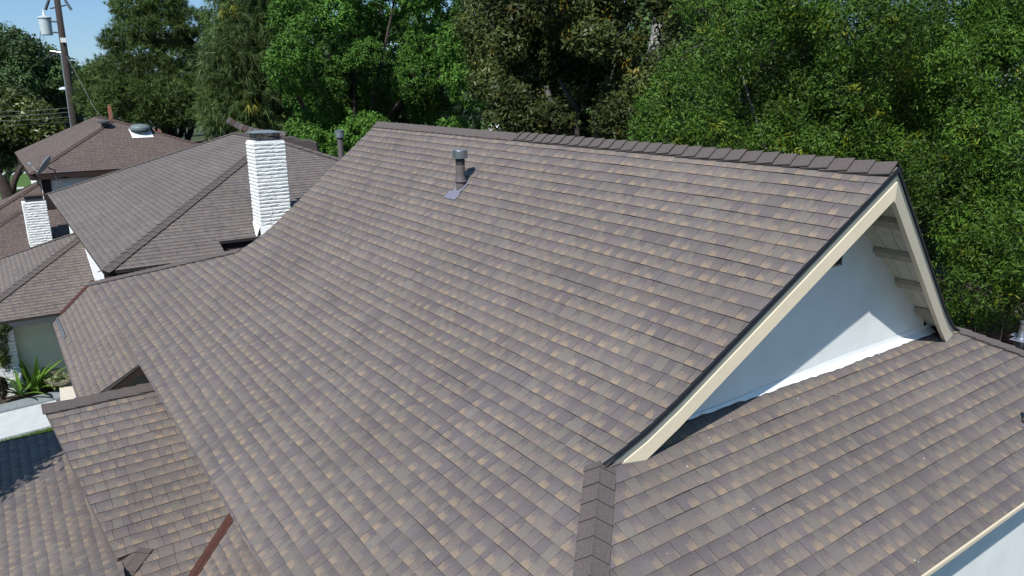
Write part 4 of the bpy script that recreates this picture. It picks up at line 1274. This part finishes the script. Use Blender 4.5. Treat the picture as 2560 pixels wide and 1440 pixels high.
tree('pine_tree', 'layered pine with sky showing through its top right of the utility pole', 'tree', lob, bs, 'pine', L_PINE, M_BARKD, 4200, 11, .34, .020, cr=.30, tintv=.3, droop=-.1, trunk_r=.42, limbs=26, depth=.45, spread=.75, tones=(.75, 1.25))
# 1: far dark trees at the left
reg = [(-120, 120), (0, 95), (60, 90), (130, 140), (190, 200), (225, 260), (190, 330), (-120, 360)]
lob = fill(reg, 42, 105, 8, (28, 48), 23, .8)
bs = at(60, 280, 105); bs[2] = 0
tree('tree', 'dark rounded far tree mass behind the utility pole', 'tree', lob, bs, 'leaf', L_FAR, M_BARKD, 6000, 16, .19, .5, cr=.65, tintv=.25, trunk_r=.6, limbs=20, depth=.6, align=.3, tones=(.65, 1.25))
lob = fill([(225, 170), (260, 190), (262, 300), (205, 300), (200, 230)], 8, 130, 8, (18, 30), 27, .8)
bs = at(232, 290, 132); bs[2] = 0
tree('tree', 'small hazy far tree between the pole and the layered pine', 'tree', lob, bs, 'leaf', L_FAR, M_BARKD, 700, 14, .35, .5, cr=.9, trunk_r=.4, limbs=6, align=.3)
# 8: yellow-green magnolia at the far left
reg = [(-80, 230), (30, 225), (110, 275), (130, 330), (100, 375), (60, 390), (-80, 400)]
lob = fill(reg, 26, 66, 3, (22, 36), 31, .85)
bs = at(20, 395, 67); bs[2] = 0
tree('tree', 'yellow-green broad-leaved tree at the far left beside the reddish roof', 'tree', lob, bs, 'leaf', L_MAGY, M_BARKP, 1500, 14, .21, .36, cr=.55, tintv=.35, trunk_r=.28, limbs=14, depth=.55, align=.3, tones=(.6, 1.3))
# far tree line closing the background
k = 0
for (a, b_, D, rp, lbl) in ((330, 262, 150, 60, 'distant green tree low behind the layered pine'), (600, 240, 150, 90, 'distant tree filling the gap behind the drooping pine'), (1185, 130, 110, 60, 'distant dark tree between the bright tree and the magnolia'), (1240, 235, 60, 38, 'distant mid-green bush left of the dark magnolia foot'), (1180, 60, 120, 50, 'distant feathery tree top beside the small patch of sky'),
                            (1500, 160, 80, 190, 'broad distant tree dark behind the magnolia'), (1850, 230, 45, 190, 'dark tree behind the left half of the big narrow-leaved tree'), (2180, 260, 40, 230, 'dark tree behind the right half of the big narrow-leaved tree'), (950, 200, 80, 160, 'broad distant tree hidden behind the bright tree'), (780, 260, 90, 110, 'distant tree behind the left edge of the bright tree')):
    r = rp*D/FPX
    lob = fill([(a-rp, b_-rp*.7), (a+rp, b_-rp*.7), (a+rp, b_+rp*.8), (a-rp, b_+rp*.8)], 9, D, 4, (rp*.4, rp*.6), 40+k, .9)
    bs = at(a, b_, D+1); bs[2] = 0
    tree('tree', lbl, 'tree', lob, bs, 'leaf', L_FAR, M_BARKD, 1100, 14, max(.12, r*.05), .5, cr=r*.16, trunk_r=.3, limbs=6, depth=.6, align=.3, tones=(.8, 1.5)); k += 1
# right-hand far crown with sky gaps
lob = fill([(2380, -80), (2640, -80), (2640, 120), (2430, 120)], 16, 40, 3, (35, 60), 61, .9)
bs = at(2520, 100, 41); bs[2] = 0
tree('tree', 'paler tree top at the upper right corner with sky through it', 'tree', lob, bs, 'leaf', L_HEDGE, M_BARK, 1500, 12, .13, .3, cr=.5, trunk_r=.3, limbs=10, depth=.5, align=.3, tones=(.9, 1.5))
# dark bare forked branch in front of the left lawn
bt = ground_at(28, 640); 
bt = at(24, 486, 44.0)
snag = thing('bare_branch', bt-[0, 0, 2.0], 'thick bare forked trunk in front of the left lawn', 'tree')
MB().tube([bt-[0, 0, 2.0], bt-[0, 0, .2], at(4, 452, 44), at(-30, 420, 44)], [.38, .34, .24, .2], 9).build('trunk', M_BARKD, snag, smooth=True)
MB().tube([bt-[0, 0, .3], at(33, 458, 44), at(45, 432, 44), at(54, 413, 44)], [.22, .16, .13, .12], 8).build('limb', M_BARKD, snag, smooth=True)

# overhanging off-frame tree left that throws the dappled shade on the front roof
lob = []
sunv = np.array(sv)
for (a, b_) in ((20, 1130), (60, 1125), (-30, 1150), (-60, 1190), (100, 1100), (-10, 1180)):
    p = onD(a, b_)+sunv*4.5
    lob.append(p)
tr = thing('tree', (lob[0][0]-1.5, lob[0][1]-2, 0), 'leafy tree standing just left of the view over the front roof', 'tree')
C = np.concatenate([p+nr.normal(0, 1, (2600, 3))*[.34, .34, .25] for p in lob])
V = leaf_cloud(C, nr.normal(0, 1, (len(C), 3))+[0, 0, .5], .10, .4, 0, .3)
fast_mesh('crown', V, 4, L_HEDGE, tr, {'tint': ('FLOAT_COLOR', np.ones((len(V), 4)))})
MB().tube([(lob[0][0]-1.5, lob[0][1]-2, 0), lob[0]-[.8, 1, 3], lob[0]], [.2, .14, .05], 8).build('trunk', M_BARK, tr, smooth=True)

# agave-like plant and potted succulent
def strap_plant(name, base, label, n, L, wd, m, seed):
    r = random.Random(seed)
    t = thing(name, base, label, 'plant')
    for i in range(n):
        a = r.uniform(0, 2*math.pi); el = r.uniform(.55, 1.4); l = L*r.uniform(.6, 1.1)
        p = np.array(base, float)+[0, 0, .15]
        V = []; sgs = 7
        d = np.array([math.cos(a)*math.cos(el), math.sin(a)*math.cos(el), math.sin(el)])
        for k in range(sgs+1):
            q = k/sgs
            side = np.array([-math.sin(a), math.cos(a), 0])
            w_ = wd*(math.sin(math.pi*min(1, q*.85+.12))**.7)*(1-q**4)
            V += [p-side*w_+[0, 0, w_*.35], p, p+side*w_+[0, 0, w_*.35]]
            d = d+np.array([0, 0, -.16*(1.5-el)]); d /= np.linalg.norm(d)
            p = p+d*l/sgs
        F = []
        for k in range(sgs):
            b_ = 3*k; F += [(b_, b_+1, b_+4, b_+3), (b_+1, b_+2, b_+5, b_+4)]
        tn = r.uniform(.6, 1.5)
        obj('leaf', V, F, m, t, attrs={'tint': ('FLOAT_COLOR', [(tn*1.1, tn, tn*.8, 1)]*len(V))}, smooth=True)
    return t
L_STRAP = leaf_mat('strap_leaf', (.075, .165, .03), .4, .2)
ap = ground_at(88, 990, YC)
strap_plant('strap_leaved_plant', ap, 'large plant with long arching strap leaves in the courtyard bed', 24, 1.25, .065, L_STRAP, 4)
strap_plant('strap_leaved_plant', ground_at(58, 1003, YC), 'low sprawling strap-leaved plant at the foot of the brick wall', 10, 1.2, .05, L_STRAP, 9)
bp_ = ground_at(154, 962, YC+.30)
bowl = thing('potted_succulent', bp_, 'shallow stone bowl of small succulents on the cream ledge', 'potted plant')
MB().lathe(bp_, [(.10, 0), (.24, .06), (.33, .17), (.35, .20), (.30, .19), (.2, .15)], 20).build('bowl', M_BOWL, bowl)
L_SUC = leaf_mat('succulent_leaf', (.16, .20, .09), .5, .15)
C = bp_+[0, 0, .2]+nr.normal(0, 1, (260, 3))*[.14, .14, .07]
V = leaf_cloud(C, nr.normal(0, 1, (260, 3))+[0, 0, .6], .06, .4, -.5, .3)
fast_mesh('succulents', V, 4, L_SUC, bowl, {'tint': ('FLOAT_COLOR', np.ones((len(V), 4)))}, kind='stuff')
# crawl-space vent in the cream wall
vv_ = on(125, 938, (0, 1, 0), (0, WY3, 0))
MB().box((vv_[0], WY3-.02, vv_[2]), (.5, .05, .34)).build('wall_vent', M_BOWL, nb)
# shrubs by the brick wall
def shrub(name, label, c, r, m, n, ls, sq=1.0):
    t = thing(name, (c[0], c[1], 0), label, 'shrub')
    d = nr.normal(0, 1, (n, 3)); d /= np.linalg.norm(d, axis=1, keepdims=True)
    cl = nr.normal(0, 1, (40, 3)); cl /= np.linalg.norm(cl, axis=1, keepdims=True)
    C = np.array(c)+(cl[nr.integers(0, 40, n)]*r*.7+d*r*.35*nr.random((n, 1))**.4)*[1, 1, sq]
    V = leaf_cloud(C, d+[0, 0, .3], ls, .4, 0, .4)
    tn = np.repeat(nr.uniform(.6, 1.4, n), 4)
    fast_mesh('foliage', V, 4, m, t, {'tint': ('FLOAT_COLOR', np.stack([tn*1.2, tn, tn*.8, np.ones(4*n)], 1))})
    MB().tube([(c[0]-.9, c[1]+.1, 0), (c[0]-.8, c[1], c[2]*.5), (c[0]-.35, c[1], c[2]-.1), tuple(c)], [.04, .035, .03, .015], 6).build('stem', M_BARKD, t)
    return t
L_SHR = leaf_mat('shrub_leaf', (.055, .085, .02), .5, .2)
c_ = at(2, 868, 25.2); shrub('shrub', 'curling green shrub against the white brick wall', c_, .26, L_SHR, 1600, .04, 2.6)
c_ = at(12, 818, 24.6); shrub('shrub', 'dark tuft of shrub just under the grey eave', c_, .17, L_FAR, 900, .05, 1.0)
c_ = at(2, 968, 25.0); shrub('shrub', 'dark purple-black shrub at the foot of the brick wall', c_, .17, leaf_mat('dark_shrub_leaf', (.02, .022, .014), .5, .1), 1500, .045, 2.2)
c_ = at(120, 965, 26.0)
shrub('shrub', 'small grey-green groundcover plant beside the strap-leaved plant', [c_[0], 24.25, YC+.15], .28, L_SUC, 500, .05, .6)

# ---------------------------------------------------------------- utility pole, wires
pb = at(190, 330, 62); pt = at(135, -40, 62)
px0 = on(190, 330, (0, 1, 0), pb); px1 = on(134, -60, (0, 1, 0), pb)
foot = np.array([px0[0], px0[1], 0.0]); 
dirp = (px1-px0); foot = px0-dirp*(px0[2]/dirp[2])
pole = thing('utility_pole', foot, 'leaning dark wooden utility pole carrying a pale transformer', 'utility pole')
MB().tube([foot, px0, px1], [.27, .245, .185], 14).build('pole', M_WOODPOLE, pole, smooth=True)
def pp(py, dx=0.0):   # a point on the pole at that height of the view
    k = (py-330)/(-60-330); p = px0+(px1-px0)*k
    return p+np.array([dx*.8, -dx*.6, 0])
tc = pp(60, -1.05)
tf = MB().lathe(tc-[0, 0, .6], [(.34, 0), (.36, .03), (.38, 1.05), (.43, 1.08), (.43, 1.15), (.25, 1.23), (.05, 1.26)], 24).build('transformer', M_TRANSF, pole)
MB().lathe(tc+[.0, 0, .62], [(.06, 0), (.09, .05), (.06, .1), (.09, .15), (.05, .22), (.03, .45)], 12).build('bushing', M_WHITE, tf)
for dz_ in (-.4, .3): MB().tube([tc+[0, 0, dz_], pp(62)+[0, 0, dz_]], .06, 6).build('bracket', M_STEELD, tf)
for s in (-1, 1):
    q = pp(14, s*.55)
    MB().tube([pp(14), q+[0, 0, .1*s]], .05, 6).build('cutout_arm', M_STEELD, pole)
    MB().tube([q+[0, 0, .45], q+[s*.3, 0, -.2]], .09, 8).build('cutout', M_GALV if s > 0 else M_STEELD, pole)
MB().box(pp(96)+[0, -.32, 0], (.34, .05, .3)).build('number_plate', M_WHITE, pole)
MB().tube([pp(130, -.25), pp(330, -.3)], .06, 6).build('conduit', M_GALV, pole)
MB().tube([tc-[.35, 0, .3], tc-[.7, 0, 2.2], pp(128, -.3)], .025, 5).build('lead_wire', M_STEELD, pole)
MB().tube([tc-[.2, 0, .3], tc-[.3, 0, 2.0], pp(128, -.3)], .02, 5).build('lead_wire', M_STEELD, pole)
MB().tube([pp(128), pp(122, -1.0)], .05, 6).build('insulator_rack', M_GALV, pole)
# street lamp behind the pole
sl = at(161, 223, 70)
slo = thing('street_lamp', (sl[0], sl[1], 0), 'pale cobra-head street lamp just left of the utility pole', 'street lamp')
MB().tube([(sl[0]+1.2, sl[1], 0), (sl[0]+1.2, sl[1], sl[2]-.4), (sl[0]+.9, sl[1], sl[2]), tuple(sl)], .07, 8).build('lamp_post', M_STEELD, slo)
MB().lathe(sl-[0, 0, .12], [(.2, 0), (.42, .1), (.3, .24), (.1, .3)], 14).build('lamp_head', M_TRANSF, slo)
# overhead lines
for i, (ya, yb, yc) in enumerate(((272, 266, 269), (283, 277, 279), (294, 289, 290), (307, 301, 303))):
    a = at(-200, ya+4, 64); b_ = pp(yb); c = at(760, yc, 70); e = at(1400, yc-6, 78)
    def cat_(p, q, sag):
        return [np.array(p)*(1-t)+np.array(q)*t-np.array([0, 0, 4*sag*t*(1-t)]) for t in np.linspace(0, 1, 14)]
    o = MB().tube(cat_(a, b_, .2)+cat_(b_, c, .15)[1:]+cat_(c, e, .15)[1:], .011, 5).build('power_line', M_WIREL if i < 3 else M_WIRE)
    tag(o, ['topmost of the four thin lines crossing the pole', 'second thin line from the top crossing the pole', 'third thin line from the top crossing the pole', 'lowest thin line crossing the pole near the roofs'][i], 'power line', 'overhead lines')
o = MB().tube([pp(128), at(183, 170, 61), at(235, 270, 58), at(262, 300, 56)], .012, 5).build('guy_wire', M_WIREL)
tag(o, 'pale guy wire running down right from the utility pole', 'guy wire')

# ---------------------------------------------------------------- distant street things
def hut(name, label, c, sx, sy, wh, rh, mw, mr, rot=0.0):
    t = thing(name, (c[0], c[1], 0), label, 'house')
    ca, sa = math.cos(rot), math.sin(rot)
    def tr_(x, y, z): return (c[0]+x*ca-y*sa, c[1]+x*sa+y*ca, z)
    V = [tr_(a*sx, b_*sy, z) for z in (0, wh) for b_ in (-1, 1) for a in (-1, 1)]
    obj('wall', V, [(0, 2, 3, 1), (4, 5, 7, 6), (0, 1, 5, 4), (2, 6, 7, 3), (0, 4, 6, 2), (1, 3, 7, 5)], mw, t)
    e = 1.12
    P = [tr_(-sx*e, -sy*e, wh), tr_(sx*e, -sy*e, wh), tr_(sx*e, sy*e, wh), tr_(-sx*e, sy*e, wh), tr_(-sx*.6, 0, wh+rh), tr_(sx*.6, 0, wh+rh)]
    obj('roof', P, [(0, 1, 5, 4), (1, 2, 5), (2, 3, 4, 5), (3, 0, 4), (3, 2, 1, 0)], mr, t)
    return t
c = at(232, 300, 120); hut('house', 'distant bungalow with blue-grey roof right of the pole', c, 8, 6, 2.6, 2.6, M_CREAM, M_BLUEROOF, .4)
c = at(372, 322, 80); hut('house', 'distant house with terracotta tile roof edge beside the dome vent', c, 1.6, 2, 4.3, .6, M_CREAM, M_TERRA, .6)
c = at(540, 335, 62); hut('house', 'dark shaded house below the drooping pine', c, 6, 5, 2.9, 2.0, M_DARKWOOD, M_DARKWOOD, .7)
# striped curved roof
c = at(610, 310, 44)
wn = thing('house', (c[0], c[1], 0), 'swooping striped brown roof beyond the tall chimney', 'house')
cu = [at(x, y, 44) for x, y in ((572, 292), (600, 308), (635, 320), (675, 326), (720, 328))]
for i in range(len(cu)-1):
    for k in range(3):
        a = cu[i]*(1-k/3)+cu[i+1]*k/3; b_ = cu[i]*(1-(k+.9)/3)+cu[i+1]*(k+.9)/3
        MB().prism([a, b_, b_+[.7, .95, -.5], a+[.7, .95, -.5]], (0, 0, -.08)).prism([a, b_, b_+[-.25, -.3, -.2], a+[-.25, -.3, -.2]], (0, 0, -.08)).build('roof_batten', M_PIPE if k != 1 else M_CAP2, wn)
MB().box((c[0]+.5, c[1]+.6, 3.0), (3.5, 3.0, 6.0)).build('wall', M_DARKWOOD, wn)
# green play frame
c = at(668, 312, 75)
pf = thing('play_frame', (c[0], c[1], 0), 'small bright green play frame seen above the chimney lid', 'play frame')
MB().box((c[0], c[1], c[2]), (1.2, 1.2, .15)).build('canopy', M_GREENP, pf)
for sx in (-1, 1):
    for sy_ in (-1, 1): MB().tube([(c[0]+sx*.5, c[1]+sy_*.5, 0), (c[0]+sx*.5, c[1]+sy_*.5, c[2])], .06, 6).build('post', M_GREENP, pf)
# parked cars on the distant street
def car(c, rot, m, label):
    t = thing('parked_car', (c[0], c[1], 0), label, 'car')
    ca, sa = math.cos(rot), math.sin(rot)
    def w3(x, y, z): return (c[0]+x*ca-y*sa, c[1]+x*sa+y*ca, z)
    pr = [(-2.2, .35), (-2.25, .8), (-1.9, .95), (-1.3, 1.0), (-.9, 1.42), (.7, 1.45), (1.3, 1.0), (2.1, .88), (2.25, .6), (2.2, .35)]
    V = [w3(x, -.88, z) for x, z in pr]+[w3(x, .88, z) for x, z in pr]; n = len(pr)
    obj('body', V, [tuple(range(n)), tuple(range(n, 2*n))[::-1]]+[(i, i+n, (i+1) % n+n, (i+1) % n) for i in range(n)], m, t)
    V = [w3(x, y, z) for y in (-.9, .9) for x, z in ((-1.15, 1.04), (-.82, 1.36), (.6, 1.38), (1.1, 1.04))]
    obj('window', V, [(0, 1, 2, 3), (7, 6, 5, 4)], M_GLASS, t)
    for x in (-1.4, 1.4):
        for y in (-.9, .9): MB().tube([w3(x, y-.1, .33), w3(x, y+.1, .33)], .33, 14).build('wheel', M_BLACK, t)
c = ground_at(1190, 296); car(at(1186, 287, 105)*[1, 1, 0], .5, M_REDPAINT, 'red parked car seen through the gap between the trees')
car(ground_at(1245, 331), .4, M_WHITE, 'white car just above the main ridge between the trees')
# dark boards added to stand in for the shade behind the right-hand hip
fc_ = thing('shade_screen', (20, 9, 0), 'tall dark boards added to stand in for the deep shade behind the right-hand hip', 'shade_screen')
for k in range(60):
    MB().box((20+.01*(k % 2), -2+.3*k, 1.6), (.03, .285, 3.2+.04*(k % 3))).build('shade_board', M_DARKWOOD, fc_)
# bird droppings and grit on the hip face
gr = MB()
for (a, b_) in ((1776, 1105), (1772, 1098), (1779, 1110), (1970, 1028), (1826, 1055), (1718, 1170), (1883, 1276), (1668, 1388), (2286, 1405), (2295, 1408), (2197, 890), (1990, 1130), (2310, 1150), (1745, 1180), (2090, 990), (2020, 1018), (1995, 1000), (2375, 938)):
    p = on(a, b_, hb, (HX, HY0, hz0))+[0, 0, .016]
    r_ = rng.uniform(.002, .0055)
    gr.add([p+np.array([r_*math.cos(t)*rng.uniform(.6, 1.6), r_*math.sin(t)*rng.uniform(.6, 1.6), r_*math.sin(t)*SL2]) for t in np.linspace(0, 5.5, 7)]+[p+[0, 0, .003]], [(i, (i+1) % 7, 7) for i in range(7)])
gr.build('bird_droppings', M_GUANO, house, kind='stuff')
print('objects', len(bpy.data.objects))
